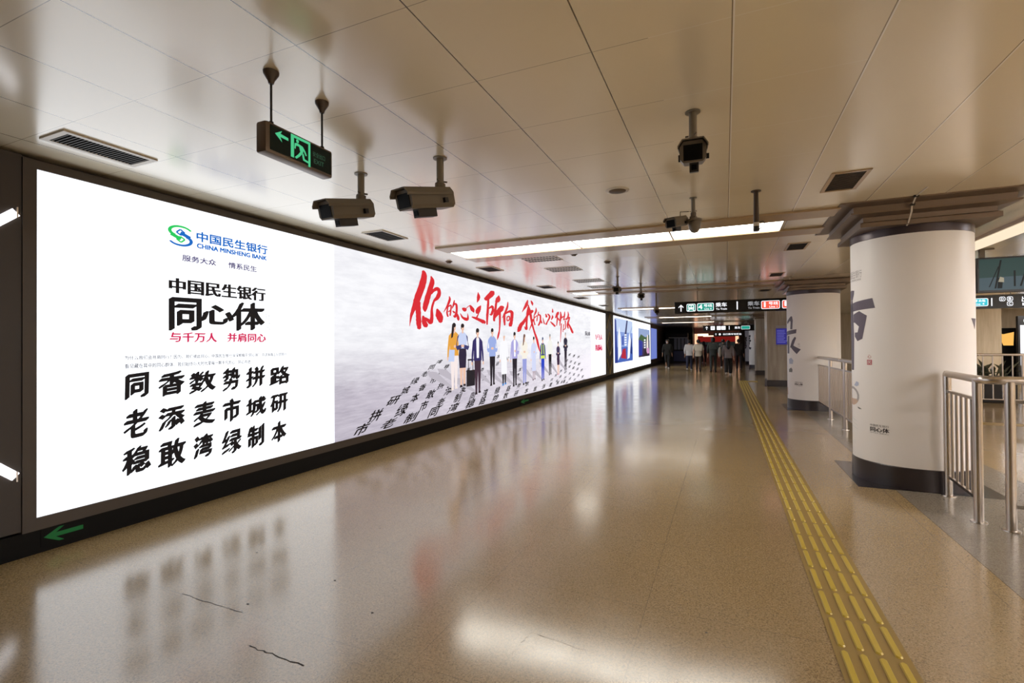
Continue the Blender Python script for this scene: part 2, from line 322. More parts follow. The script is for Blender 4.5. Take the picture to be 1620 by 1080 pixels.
# ------------------------------------------------------------------ measured layout of the printed advertisement (metres along the wall, metres above the floor)
DATA = dict(
 TX={'logo': (2.663, 2.88, 2.327, 2.51), 'cn': (2.915, 3.661, 2.402, 2.49), 'en': (2.918, 3.653, 2.34, 2.381), 'sl1': (2.786, 3.098, 2.202, 2.256), 'sl2': (3.226, 3.534, 2.2, 2.258), 'big': (2.678, 3.633, 1.909, 2.039), 'tong': (2.683, 2.947, 1.59, 1.866), 'xin': (2.959, 3.268, 1.653, 1.824), 'ti': (3.271, 3.619, 1.607, 1.873), 'red1': (2.68, 3.103, 1.48, 1.565), 'red2': (3.214, 3.639, 1.483, 1.569), 'seal': (3.635, 3.694, 1.613, 1.776), 'p1': (2.332, 3.902, 1.333, 1.367), 'p2': (2.332, 3.46, 1.264, 1.302)},
 G=(('同',2.336,2.509,1.022,1.222),('香',2.585,2.805,1.02,1.222),('数',2.844,3.096,1.02,1.213),('势',3.163,3.344,1.013,1.23),('拼',3.411,3.63,1.024,1.231),('路',3.685,3.95,1.024,1.222),('老',2.324,2.509,0.7,0.931),('添',2.584,2.805,0.724,0.92),('麦',2.883,3.089,0.717,0.931),('市',3.162,3.347,0.71,0.932),('城',3.41,3.643,0.728,0.916),('研',3.695,3.919,0.732,0.923),('稳',2.315,2.528,0.411,0.626),('敢',2.584,2.813,0.4,0.634),('湾',2.882,3.064,0.419,0.632),('绿',3.153,3.36,0.397,0.629),('制',3.424,3.618,0.41,0.632),('本',3.707,3.898,0.41,0.631)),
 S=((1.69,((6.56,2.627,0.049),(6.581,2.538,0.088),(6.494,2.346,0.094),(6.378,2.155,0.088),(6.295,2.019,0.061),(6.224,1.897,0.035),(6.18,1.732,0.005))),(1.74,((6.404,2.122,0.072),(6.415,1.955,0.072),(6.422,1.812,0.074),(6.435,1.705,0.055))),(1.77,((6.78,2.573,0.018),(6.815,2.493,0.07),(6.744,2.347,0.077),(6.664,2.192,0.079),(6.598,2.039,0.066),(6.601,1.981,0.02))),(1.83,((6.765,2.287,0.037),(6.868,2.354,0.043),(6.985,2.387,0.056),(7.027,2.325,0.059),(6.972,2.243,0.056),(6.855,2.17,0.028))),(1.77,((6.866,2.177,0.028),(6.801,2.053,0.035),(6.795,1.903,0.05),(6.761,1.814,0.057),(6.672,1.853,0.049),(6.596,1.887,0.017))),(1.79,((6.543,1.908,0.029),(6.57,1.83,0.068),(6.617,1.759,0.064),(6.671,1.786,0.017))),(1.87,((6.958,2.045,0.031),(7.023,1.94,0.108),(7.065,1.833,0.057))),(1.89,((7.353,2.293,0.016),(7.368,2.238,0.036),(7.288,2.126,0.029),(7.162,2.006,0.007))),(1.92,((7.305,2.12,0.019),(7.274,2.006,0.026),(7.303,1.939,0.029))),(1.94,((7.313,2.108,0.016),(7.408,2.141,0.024),(7.396,2.04,0.024),(7.375,1.959,0.024))),(1.94,((7.312,2.021,0.013),(7.391,2.05,0.021))),(1.95,((7.527,2.24,0.014),(7.5,2.168,0.03),(7.449,2.09,0.011))),(1.96,((7.486,2.153,0.016),(7.588,2.175,0.035),(7.603,2.053,0.036),(7.545,1.951,0.041),(7.484,1.967,0.011))),(1.97,((7.467,2.044,0.019),(7.527,2.021,0.035))),(2.0,((7.634,2.007,0.011),(7.655,1.932,0.049),(7.666,1.888,0.022))),(2.07,((7.736,2.019,0.008),(7.819,1.948,0.036),(7.962,1.922,0.054),(8.021,1.95,0.034),(8.008,2.032,0.009))),(2.05,((7.813,2.115,0.028),(7.892,2.099,0.073),(7.95,2.124,0.025))),(2.08,((7.936,2.116,0.011),(8.083,2.186,0.011))),(2.12,((8.104,2.19,0.029),(8.203,2.119,0.07),(8.255,2.067,0.015))),(2.15,((8.435,2.47,0.011),(8.454,2.376,0.058),(8.394,2.268,0.011))),(2.14,((8.55,2.218,0.014),(8.475,2.157,0.069),(8.4,2.084,0.075),(8.35,2.054,0.016))),(2.14,((8.474,2.088,0.017),(8.414,2.016,0.022),(8.34,1.947,0.034))),(2.21,((8.178,1.977,0.021),(8.326,1.958,0.043),(8.531,1.926,0.058),(8.677,1.897,0.073),(8.707,1.866,0.014))),(2.3,((8.739,2.356,0.057),(8.912,2.43,0.083),(9.077,2.518,0.09),(9.151,2.557,0.023))),(2.24,((8.885,2.378,0.036),(8.863,2.212,0.043),(8.829,2.01,0.043),(8.82,1.856,0.026))),(2.26,((8.895,2.178,0.014),(9.056,2.237,0.047),(9.091,2.169,0.044),(9.02,2.071,0.043),(8.932,2.073,0.011))),(2.32,((9.39,2.495,0.015),(9.354,2.41,0.09),(9.235,2.338,0.038))),(2.31,((9.259,2.343,0.037),(9.212,2.177,0.047),(9.156,2.027,0.047),(9.148,1.942,0.038))),(2.4,((9.162,2.013,0.044),(9.343,2.138,0.078),(9.557,2.242,0.091),(9.63,2.235,0.021))),(2.34,((9.431,2.169,0.042),(9.431,1.951,0.036),(9.407,1.77,0.027),(9.342,1.634,0.033),(9.292,1.548,0.006))),(2.39,((9.857,2.393,0.016),(9.825,2.279,0.04),(9.702,2.147,0.034),(9.547,2.024,0.008))),(2.42,((9.665,2.122,0.043),(9.663,1.992,0.046),(9.679,1.873,0.031))),(2.47,((9.694,2.116,0.025),(9.891,2.177,0.041),(10.066,2.181,0.067),(10.068,2.042,0.06),(9.979,1.877,0.066),(9.918,1.928,0.013))),(2.44,((9.794,2.052,0.022),(9.936,2.079,0.025),(9.927,2.004,0.024),(9.812,1.98,0.022),(9.802,2.06,0.019))),(2.62,((11.041,2.531,0.024),(10.947,2.408,0.061),(10.676,2.218,0.008))),(2.65,((11.099,2.419,0.021),(11.035,2.243,0.051),(10.987,2.103,0.044),(10.956,1.949,0.044),(10.936,1.82,0.051),(10.802,1.884,0.01))),(2.57,((11.19,2.278,0.031),(10.841,2.029,0.061),(10.597,1.902,0.076),(10.488,1.796,0.082),(10.395,1.745,0.016))),(2.88,((11.066,2.416,0.021),(11.189,2.252,0.056),(11.304,2.014,0.044),(11.445,1.808,0.037),(11.64,1.598,0.047),(11.788,1.382,0.04),(11.874,1.258,0.009))),(2.76,((11.257,2.539,0.017),(11.342,2.481,0.053),(11.36,2.424,0.014))),(2.72,((11.392,2.079,0.032),(11.283,1.943,0.031),(11.124,1.791,0.007))),(2.77,((10.979,2.154,0.034),(11.165,2.216,0.052),(11.348,2.283,0.06),(11.396,2.265,0.014))),(2.78,((11.606,2.388,0.014),(11.604,2.295,0.039),(11.442,2.158,0.014))),(2.8,((11.482,2.167,0.023),(11.45,2.056,0.027),(11.522,1.945,0.03))),(2.83,((11.491,2.119,0.018),(11.703,2.189,0.02),(11.659,2.047,0.025))),(2.85,((11.787,2.292,0.015),(11.764,2.196,0.033))),(2.85,((11.744,2.21,0.024),(11.91,2.204,0.04),(11.912,2.058,0.037),(11.769,1.939,0.036))),(2.9,((11.981,2.088,0.011),(12.017,2.011,0.041))),(2.95,((12.112,2.163,0.009),(12.18,2.051,0.028),(12.239,1.993,0.028))),(2.98,((12.345,2.265,0.03),(12.41,2.189,0.053))),(2.98,((12.503,2.274,0.034),(12.663,2.21,0.046),(12.464,2.063,0.029),(12.361,1.986,0.045))),(3.09,((12.906,2.442,0.024),(12.916,2.346,0.043))),(3.06,((12.878,2.266,0.016),(12.9,2.214,0.043),(12.791,2.131,0.019))),(3.13,((12.718,2.077,0.023),(12.92,2.023,0.049),(13.114,1.961,0.044))),(3.2,((13.158,2.201,0.028),(13.363,2.339,0.065),(13.442,2.392,0.016))),(3.16,((13.329,2.26,0.034),(13.3,2.118,0.034),(13.253,1.985,0.018))),(3.21,((13.392,2.203,0.041),(13.501,2.143,0.031))),(3.22,((13.626,2.403,0.027),(13.662,2.277,0.052),(13.593,2.151,0.043),(13.543,1.995,0.018))),(3.31,((13.674,2.227,0.041),(13.976,2.298,0.025))),(3.24,((13.697,2.062,0.029),(13.652,1.865,0.025),(13.597,1.515,0.01))),(3.3,((14.035,2.434,0.017),(14.004,2.316,0.04),(13.925,2.203,0.027))),(3.36,((13.862,2.179,0.021),(14.199,2.225,0.032))),(3.29,((14.07,2.172,0.032),(14.099,1.951,0.028),(13.868,1.881,0.017))),(3.36,((14.363,2.452,0.017),(14.396,2.337,0.045),(14.226,2.196,0.026))),(3.43,((14.213,2.238,0.038),(14.55,2.285,0.044))),(3.4,((14.505,2.256,0.039),(14.309,2.054,0.049),(14.378,1.938,0.032))),(3.5,((14.368,2.11,0.03),(14.601,1.977,0.055),(14.825,1.834,0.058),(14.878,1.799,0.011))),(3.29,((13.928,2.05,0.025),(13.839,1.818,0.017)))),
 FCW=((4.933,5.276,0.234,0.406),(5.471,5.872,0.226,0.391),(6.009,6.42,0.237,0.414),(6.665,7.013,0.211,0.42),(7.254,7.694,0.22,0.411),(7.881,8.337,0.234,0.418),(8.439,8.78,0.228,0.421),(9.004,9.384,0.238,0.402),(9.556,9.873,0.271,0.402),(10.134,10.439,0.26,0.388),(10.768,11.069,0.27,0.396),(11.367,11.658,0.271,0.394),(11.977,12.295,0.28,0.399),(12.552,12.866,0.289,0.402),(13.161,13.467,0.299,0.406),(13.786,14.081,0.302,0.403),(5.221,5.553,0.4,0.559),(5.801,6.158,0.397,0.57),(6.42,6.693,0.406,0.555),(6.906,7.213,0.403,0.549),(7.471,7.778,0.421,0.575),(8.062,8.317,0.409,0.544),(8.585,8.85,0.403,0.56),(9.121,9.452,0.417,0.559),(9.725,10.009,0.413,0.545),(10.321,10.59,0.439,0.552),(10.848,11.116,0.445,0.554),(5.602,5.958,0.581,0.706),(6.183,6.441,0.564,0.697),(6.604,6.913,0.576,0.717),(7.154,7.479,0.584,0.734),(7.712,8.006,0.578,0.715),(5.95,6.194,0.711,0.823),(6.397,6.637,0.72,0.826),(6.937,7.21,0.702,0.816),(6.185,6.444,0.839,0.943),(6.714,6.973,0.817,0.922),(6.476,6.72,0.94,1.03),(6.986,7.225,0.951,1.04),(6.683,6.895,1.042,1.122),(6.907,7.13,1.129,1.198),(7.153,7.363,1.042,1.113),(7.939,8.113,0.944,1.021),(8.519,8.682,0.914,0.996),(8.589,8.771,0.735,0.832),(9.202,9.386,0.997,1.084),(9.25,9.436,1.153,1.241),(9.726,9.928,1.103,1.186),(10.416,10.62,0.819,0.907),(10.303,10.503,0.69,0.786),(14.331,14.646,1.091,1.177),(14.807,15.142,1.044,1.133),(15.313,15.668,0.995,1.087),(14.041,14.345,0.916,1.001),(14.461,14.782,0.866,0.954),(14.904,15.242,0.814,0.904),(15.372,15.729,0.759,0.851),(13.889,14.188,0.775,0.859),(14.301,14.616,0.722,0.809),(14.736,15.067,0.667,0.756),(15.194,15.544,0.608,0.699),(15.678,16.048,0.546,0.64),(13.493,13.776,0.634,0.716),(13.902,14.201,0.578,0.662),(14.335,14.65,0.519,0.605),(14.791,15.125,0.456,0.545),(15.274,15.627,0.39,0.482),(15.785,16.16,0.32,0.415),(13.017,13.284,0.537,0.617),(13.437,13.718,0.478,0.56),(13.88,14.178,0.416,0.5),(14.349,14.666,0.35,0.437),(14.848,15.184,0.28,0.369),(15.378,15.735,0.205,0.297),(15.942,16.323,0.126,0.221),(12.664,12.917,0.435,0.513),(13.096,13.365,0.372,0.452),(13.554,13.84,0.306,0.388),(14.042,14.346,0.235,0.32),(14.561,14.885,0.16,0.247),(15.114,15.461,0.079,0.17),(15.707,16.078,-0.007,0.087)),
 FG=((1,7.51,0.665,1.843),(2,7.813,0.691,1.842),(3,8.401,0.508,1.774),(4,9.052,0.622,1.793),(5,9.631,0.581,1.715),(6,10.212,0.516,1.743),(7,10.805,0.506,1.707),(8,11.425,0.569,1.653),(9,12.075,0.514,1.65),(10,12.652,0.628,1.743),(11,13.365,0.587,1.541),(12,14.07,0.688,1.818)),
)

# ------------------------------------------------------------------ the setting
CZ = 2.782; XW = -4.41; YB, YF = -9.0, 47.0; XR = 14.0
def struct(name, bm, m, label=None, smooth=False):
    return tag(obj(name, bm, m, smooth=smooth), label, None, None, 'structure')
b = B(); box(b, -4.75, XR+.2, YB-.2, YF+.2, -.12, 0); struct('floor', b, M['floor'], 'polished beige terrazzo floor of the concourse')
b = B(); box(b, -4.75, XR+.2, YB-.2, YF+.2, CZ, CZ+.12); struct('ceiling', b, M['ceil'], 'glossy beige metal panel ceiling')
b = B(); box(b, -4.75, -4.5, YB-.2, YF+.2, 0, CZ); struct('wall_left', b, M['wallbrown'], 'dark brown wall that carries the lit advertisements')
b = B(); box(b, -4.5, XW, YB, YF, 0, .165); struct('baseboard_left', b, M['wallblack'], 'black skirting under the lit advertisements')
b = B(); box(b, -4.5, XR+.2, YB-.2, YB, 0, CZ); struct('wall_front', b, M['warmwall'], 'beige stone wall behind the viewer')
b = B(); box(b, XR, XR+.2, YB, YF, 0, CZ); struct('wall_right', b, M['warmwall'], 'beige stone wall far across the hall')
b = B(); box(b, -4.5, -2.62, 42.0, 42.2, 0, CZ); box(b, -2.62, -2.42, 42.0, 47.0, 0, CZ)
struct('wall_back', b, M['darkwall'], 'dark end wall beside the red shop')
b = B(); box(b, 1.1, XR, 44.0, 44.2, 0, CZ); box(b, -2.42, 1.1, YF-.1, YF, 0, CZ); struct('wall_end', b, M['darkwall'], 'dark wall at the end of the hall')
# granite band along the column line, a dark plinth stone under each column
b = B(); box(b, 1.5, 2.75, YB, 44.0, 0, .002); struct('trim_1', b, M['granite'], 'grey granite floor band along the columns')
CY = [6.36, 12.5, 18.9, 25.46, 31.9, 38.2]; CXc = 1.775
b = B()
for y in [0.05, -6.2]+CY: box(b, CXc-.575, CXc+.575, y-.53, y+.66, 0, .004)
struct('trim_2', b, M['darkstone'], 'dark granite floor stones under the columns')

# yellow tactile strip: flat tiles with four rows of raised bars, turning off across the floor
b = B()
def rbar(bm, x0, x1, y0, y1, z0, z1):
    c = .009; p0 = [(x0+c, y0), (x1-c, y0), (x1, y0+c), (x1, y1-c), (x1-c, y1), (x0+c, y1), (x0, y1-c), (x0, y0+c)]
    lo = [bm.verts.new((x, y, z0)) for x, y in p0]; hi = [bm.verts.new((x+(.004 if x < (x0+x1)/2 else -.004), y+(.004 if y < (y0+y1)/2 else -.004), z1)) for x, y in p0]
    fs = [bm.faces.new(hi)]+[bm.faces.new((lo[i], lo[(i+1) % 8], hi[(i+1) % 8], hi[i])) for i in range(8)]
    for f in fs: f.material_index = 1
TX0, TW = .448, .302
box(b, TX0, TX0+TW, -3.0, 20.3, 0, .003)
k = -10
while .312+.2988*k < 19.95:
    y = .312+.2988*k
    for r_ in range(4): rbar(b, TX0+.024+r_*.0735, TX0+.024+r_*.0735+.031, y+.018, y+.284, .003, .0095)
    k += 1
box(b, TX0, 1.1, 20.3, 20.9, 0, .003)
for i in range(10):
    for j in range(9):
        x, y = TX0+.04+i*.065, 20.34+j*.065
        lathe(b, [(.017, .003), (.012, .008), (.0001, .0085)], 8, x, y, 1)
struct('trim_3', b, [M['yellow'], M['yellowbar']], 'worn yellow tactile guide strip with raised bars')

# thin cracks in the terrazzo
b = B()
def crack(pts, w):
    ps = []
    for i in range(len(pts)-1):
        for t in range(5):
            f = t/5; ps.append((pts[i][0]+(pts[i+1][0]-pts[i][0])*f+random.uniform(-.006, .006), pts[i][1]+(pts[i+1][1]-pts[i][1])*f+random.uniform(-.006, .006)))
    for i in range(len(ps)-1):
        (x, y), (x2, y2) = ps[i], ps[i+1]; ww = w*random.uniform(.4, 1.3)
        fan(b, [(x, y-ww, .0008), (x2, y2-ww, .0008), (x2, y2+ww, .0008), (x, y+ww, .0008)])
crack([(-2.10, 1.645), (-2.03, 1.635), (-1.9, 1.637), (-1.7, 1.63)], .0035)
crack([(-2.9, 1.83), (-2.6, 1.826), (-2.35, 1.83)], .0016)
crack([(-.92, 2.06), (-.908, 2.2), (-.9, 2.27)], .002); crack([(-.9, 2.27), (-.7, 2.24), (-.5, 2.22)], .0012)
crack([(-1.313, 2.514), (-1.3, 2.3), (-1.298, 2.05)], .0014)
for x, y in [(-2.2, 2.3), (-1.75, 2.1), (-2.45, 1.9), (-3.0, 2.4), (-1.9, 1.42), (-.2, 1.6), (-2.5, 3.1), (-.1, 2.6)]:
    fan(b, [(x+random.uniform(.004, .012)*math.cos(a), y+random.uniform(.003, .008)*math.sin(a), .0008) for a in (0, 1.1, 2.2, 3.3, 4.4, 5.5)])
struct('trim_4', b, mat('crack dirt', (30, 22, 16), .7), 'dark hairline cracks and chips in the terrazzo')

# ------------------------------------------------------------------ lit advertising boxes on the wall
def wfn(off): return lambda u, v, w: (XW+.001+off+w, u, v)
def frame_box(name, y0, y1, z0, z1, label, border, mats):
    t = thing(name, label, 'advertisement', (-4.5, (y0+y1)/2, z0-border[0]))
    b = B(); a, c, d, e = border   # bottom, top, near, far widths
    box(b, -4.5, XW+.012, y0-d, y1+e, z0-a, z0); box(b, -4.5, XW+.012, y0-d, y1+e, z1, z1+c)
    box(b, -4.5, XW+.012, y0-d, y0, z0, z1); box(b, -4.5, XW+.012, y1, y1+e, z0, z1)
    obj('frame', b, M['frame'], t, world=True)
    return t
def section(name, y0, y1, z0, z1, m, t, label=None):
    b = B(); box(b, -4.49, XW, y0, y1, z0, z1); o = obj(name, b, m, t, world=True)
    if label: o['label'] = label
    return o
ad = frame_box('light_box', 1.784, 19.45, .252, 2.685, 'longest lit wall advertisement, white panel with calligraphy beside a poster of standing people', (.087, .06, .075, .05), None)
p_white = section('lit_panel', 1.784, 4.617, .252, 2.685, M['white'], ad, 'blank white panel with a green and blue bank logo')
p_post = section('poster_picture', 4.617, 17.15, .252, 2.685, M['poster'], ad, 'pale grey poster with red brush lettering')
p_end = section('lit_panel', 17.15, 19.45, .252, 2.685, M['white'], ad, 'narrow white panel with crimson lettering')

TXT = DATA['TX']; F1 = wfn(.0006)
# bank logo: two interlocking hooks around two diamonds
b = B(); y0, y1, z0, z1 = TXT['logo']; lc, ld = (y0+y1)/2, (z0+z1)/2; lw, lh = (y1-y0)/2, (z1-z0)/2
def ringpart(a0, a1, ro, ri, cy, mi, taper0=1.0, taper1=1.0, n=24):
    L = []
    for i in range(n+1):
        f = i/n; a = R(a0+(a1-a0)*f); wv = (taper0+(taper1-taper0)*f)
        ru, rv = ro-(ro-ri)*wv, .60-.26*wv
        L.append(((lc+lw*ro*math.cos(a), ld+lh*(cy+.60*math.sin(a))), (lc+lw*ru*math.cos(a), ld+lh*(cy+rv*math.sin(a)))))
    for i in range(n):
        fan(b, [F1(*L[i][0], 0), F1(*L[i][1], 0), F1(*L[i+1][1], 0), F1(*L[i+1][0], 0)], mi)
ringpart(24, 236, 1.0, .68, .40, 0, .6, 1.0)
ringpart(204, 416, 1.0, .68, -.40, 1, .6, 1.0)
def seg(a, c, w, mi):
    (x, y), (x2, y2) = a, c; dx, dy = x2-x, y2-y; l = math.hypot(dx, dy); nx, ny = -dy/l*w, dx/l*w
    fan(b, [F1(lc+lw*px, ld+lh*py, .0001) for px, py in ((x+nx, y+ny), (x-nx, y-ny), (x2-nx, y2-ny), (x2+nx, y2+ny))], mi)
for P_, mi in (([(-.34, .30), (-.02, .62), (.34, .34), (.02, .06), (-.34, .30)], 1), ([(-.34, -.34), (-.02, -.06), (.34, -.30), (.02, -.62), (-.34, -.34)], 0)):
    for i in range(4): seg(P_[i], P_[i+1], .07, mi)
seg((-.78, .06), (.02, -.30), .16, 0); seg((.78, -.06), (-.02, .30), .16, 1)
obj('logo', b, [M['green'], M['blue']], ad, world=True)
def letter(name, items, m, parent=ad, label=None, fn=F1):
    for s, rect, kw in items:
        b = B(); text(b, s, rect, fn, **kw); o = obj(name, b, m, parent, world=True)
        if label: o['label'] = label
letter('lettering', [('中国民生银行', TXT['cn'], dict(nib=[(-.0035, -.0026), (.0035, -.0026), (-.0035, .0026), (.0035, .0026)])), ('CHINA MINSHENG BANK', TXT['en'], dict(nib=[(-.003, -.002), (.003, -.002), (-.003, .002), (.003, .002)]))], M['blue'], label='blue bank name in two scripts')
letter('lettering', [('服务大众', TXT['sl1'], dict(nib=[(-.0015, -.0015), (.0015, -.0015), (-.0015, .0015), (.0015, .0015)])), ('情系民生', TXT['sl2'], dict(nib=[(-.0015, -.0015), (.0015, -.0015), (-.0015, .0015), (.0015, .0015)]))], M['lilac'], label='small pale lilac slogan')
letter('lettering', [('中国民生银行', TXT['big'], dict(off=0, nib=nibs(.0085, .0018, 5)+nibs(.0085, -.0018, 5)))], M['ink'], label='black bank name with thick uprights')
letter('lettering', [('同', TXT['tong'], dict(nib=nibs(.014, .009, 6), rise=.02)), ('心', TXT['xin'], dict(nib=nibs(.015, .008, 6))), ('体', TXT['ti'], dict(nib=nibs(.014, .009, 6), rise=.05))], M['ink'], label='three large black brush characters')
letter('lettering', [('与千万人', TXT['red1'], dict(nib=nibs(.0045, .0025, 4))), ('并肩同心', TXT['red2'], dict(nib=nibs(.0045, .0025, 4)))], M['crimson'], label='crimson slogan line')
letter('lettering', [('为什么我们会并肩同行？因为，我们彼此同心，中国民生银行深深根植于"同心体"，在这条路上与您同行', TXT['p1'], dict(nib=nibs(.0006, .0005, 2))), ('看见藏在其中的同心群体，我们始终与大时代里每一颗平凡的心，同心共进', TXT['p2'], dict(nib=nibs(.0006, .0005, 2)))], M['grey'], label='two lines of small grey text')
b = B(); y0, y1, z0, z1 = TXT['seal']
text(b, '民生', (y0, y1, z0+.09, z1), F1); text(b, '回', (y0, y1, z0, z0+.07), F1); obj('seal_mark', b, M['pale'], ad, world=True)
for i, (ch, y0, y1, z0, z1) in enumerate(DATA['G']):
    b = B(); text(b, ch, (y0+.008, y1-.008, z0+.006, z1-.006), F1, nib=nibs(.0105, .0085, 6), rise=.1, lean=.02)
    obj('brush_character', b, M['ink'], ad, world=True)
    b = B()
    for q in range(2): text(b, '心印'[q], (y1+.004, y1+.028, z0+.03-q*.028, z0+.054-q*.028), F1)
    obj('seal_mark', b, M['pink'], ad, world=True)
# the poster: red brush title, ground of characters, twelve people
ends = [7, 14, 19, 23, 31, 36, 43, 48, 52, 55, 61, 99]; st_ = 0
for e_ in ends:
    b = B()
    for i, (k, pts) in enumerate(DATA['S'][st_:e_]): brush(b, k, pts, wfn(.0014+i*.00003))
    if len(b.verts): obj('red_brush_character', b, M['red'], ad, world=True)
    else: b.free()
    st_ = e_
CH = '市麦数同拼敢路老城研湾绿添势制香本稳'
for i, (y0, y1, z0, z1) in enumerate(DATA['FCW']):
    z0 = max(z0, .268); b = B(); sh = (y1-y0)*.13
    text(b, CH[(i*7) % 18], (y0+sh, y1-sh, z0+.004, z1-.004), F1, nib=nibs((y1-y0)*.03, (z1-z0)*.03, 4), lean=(y1-y0)/(z1-z0)*.4, rise=.06)
    for v in b.verts: v.co.z = max(v.co.z, .254)
    obj('printed_character', b, M['ink'] if i < 60 else M['grey'], ad, world=True)
letter('lettering', [('同心体', (16.35, 17.0, 1.75, 1.9), dict(nib=nibs(.02, .005, 3))), ('与千万人', (16.4, 16.95, 1.66, 1.72), {})], M['grey'], label='small grey characters after the red title')
letter('lettering', [('与千万人', (17.75, 18.9, 1.62, 1.83), dict(off=.02, nib=nibs(.03, 0, 3))), ('并肩同心', (17.75, 18.9, 1.2, 1.45), dict(off=.02, nib=nibs(.03, 0, 3)))], M['crimson'], label='crimson slogan in two lines')
letter('lettering', [('中国民生银行', (17.8, 18.8, 2.25, 2.35), {})], M['pale'], label='faint bank name above the crimson slogan')

EC = {}
def ec(rgb, s=1.0):
    if rgb not in EC: EC[rgb] = emit('print %d %d %d' % rgb, rgb, s)
    return EC[rgb]
SK = (232, 190, 168); HR = (40, 32, 34)
def figure(Y, zf, zt, parts, bag=None, n=0):
    H = zt-zf; b = B(); mats = []; lay = .0022+n*.0004
    W_ = H*1.3     # figures are printed stretched along the wall
    def mi(c):
        m = ec(c)
        if m not in mats: mats.append(m)
        return mats.index(m)
    def poly(pts, c, l=0): fan(b, [(XW+.001+lay+l*.00004, Y+u*W_*.5, zf+v*H) for u, v in pts], mi(c))
    def ell(u, v, ru, rv, c, l=0, n=18): poly([(u+ru*math.cos(2*PI*i/n), v+rv*math.sin(2*PI*i/n)) for i in range(n)], c, l)
    parts(poly, ell)
    obj('printed_figure', b, mats, ad, world=True)
def std(top, bottom, shoes=(30, 26, 30), shirt=None, hair=HR, longhair=False, skirt=False, coat=False, arms='down', sleeve=None, vest=None, legskin=False, short=False):
    sl = sleeve or top
    def f(poly, ell):
        hem = .47
        poly([(.03, .02), (.115, .02), (.15, .3), (.17, .52), (-.02, .54), (.01, .3)], bottom if not legskin else SK, 1)
        poly([(-.12, .0), (-.04, .0), (.0, .3), (.03, .54), (-.17, .52), (-.15, .28)], bottom if not legskin else SK, 2)
        poly([(.02, .0), (.15, .0), (.14, .03), (.03, .035)], shoes, 3); poly([(-.16, -.015), (-.03, -.015), (-.03, .02), (-.13, .025)], shoes, 3)
        if skirt: poly([(-.16, .29), (.15, .29), (.19, .5), (.16, .64), (-.16, .64), (-.2, .48)], bottom, 4)
        lo = .2 if coat else (.5 if not skirt else .6)
        poly([(-.2, lo), (.2, lo), (.19, .64), (.24, .8), (.14, .84), (.05, .865), (-.05, .865), (-.14, .84), (-.24, .8), (-.19, .64)], top, 5)
        if shirt: poly([(-.05, lo+.04), (.06, lo+.04), (.08, .83), (.04, .86), (-.04, .86), (-.07, .83)], shirt, 6)
        if vest: poly([(-.2, .5), (.2, .5), (.2, .57), (-.2, .57)], vest, 6); poly([(-.16, .6), (-.08, .6), (-.06, .82), (-.13, .83)], vest, 6); poly([(.16, .6), (.08, .6), (.06, .82), (.13, .83)], vest, 6)
        for s in (-1, 1):
            if arms == 'down' or (arms == 'one' and s < 0):
                poly([(s*.17, .82), (s*.245, .79), (s*.3, .6), (s*.31, .48), (s*.25, .48), (s*.2, .62)], sl, 4); ell(s*.285, .46, .035, .03, SK, 4)
            else:
                poly([(s*.17, .82), (s*.25, .79), (s*.28, .64), (s*.06, .66), (s*.05, .61), (s*.26, .57), (s*.33, .62)], sl, 7); ell(s*.03, .64, .05, .022, SK, 8)
        poly([(-.04, .84), (.04, .84), (.035, .9), (-.035, .9)], SK, 6)
        ell(0, .925, .075, .05, SK, 7); ell(.0, .962, .08, .034, hair, 8)
        poly([(-.085, .96), (-.055, .985), (-.05, .93), (-.06, .9), (-.08, .91)], hair, 8)
        poly([(-.035, .93), (-.012, .93), (-.012, .934), (-.035, .934)], HR, 9); poly([(.035, .93), (.012, .93), (.012, .934), (.035, .934)], HR, 9); poly([(-.02, .897), (.02, .897), (.015, .892), (-.015, .892)], (200, 110, 110), 9)
        if longhair: poly([(-.09, .97), (.0, .99), (-.01, .88), (-.06, .78), (-.14, .76), (-.12, .86)], hair, 9)
    return f
specs = [std((224, 160, 66), (240, 226, 224), (236, 220, 214), longhair=True, arms='one'), std((196, 206, 236), (46, 38, 60), (40, 34, 40), skirt=True, legskin=True, arms='fold', sleeve=(60, 60, 110)),
 std((52, 46, 98), (66, 46, 60), (40, 30, 36), shirt=(240, 240, 248)), std((152, 170, 222), (34, 30, 38), arms='fold'), std((242, 242, 246), (34, 34, 38), (60, 130, 200), coat=True, hair=(226, 226, 230)),
 std((168, 164, 216), (40, 34, 44), shirt=(246, 246, 250), arms='one'), std((240, 234, 222), (150, 156, 214), longhair=True, arms='fold', hair=(120, 90, 80)), std((206, 212, 240), (186, 170, 180), (120, 100, 110), coat=True, arms='one'),
 std((50, 60, 130), (40, 66, 190), vest=(206, 226, 90), hair=(90, 100, 130)), std((236, 236, 230), (30, 28, 32), hair=(150, 150, 150), arms='down'), std((60, 50, 84), (56, 36, 62), (200, 120, 140), skirt=True, legskin=True, arms='fold'), std((46, 42, 62), (42, 34, 48), arms='fold', hair=(170, 160, 160))]
for i, (n_, Y, zf, zt) in enumerate(DATA['FG']): figure(Y, zf, zt, specs[i], n=i)
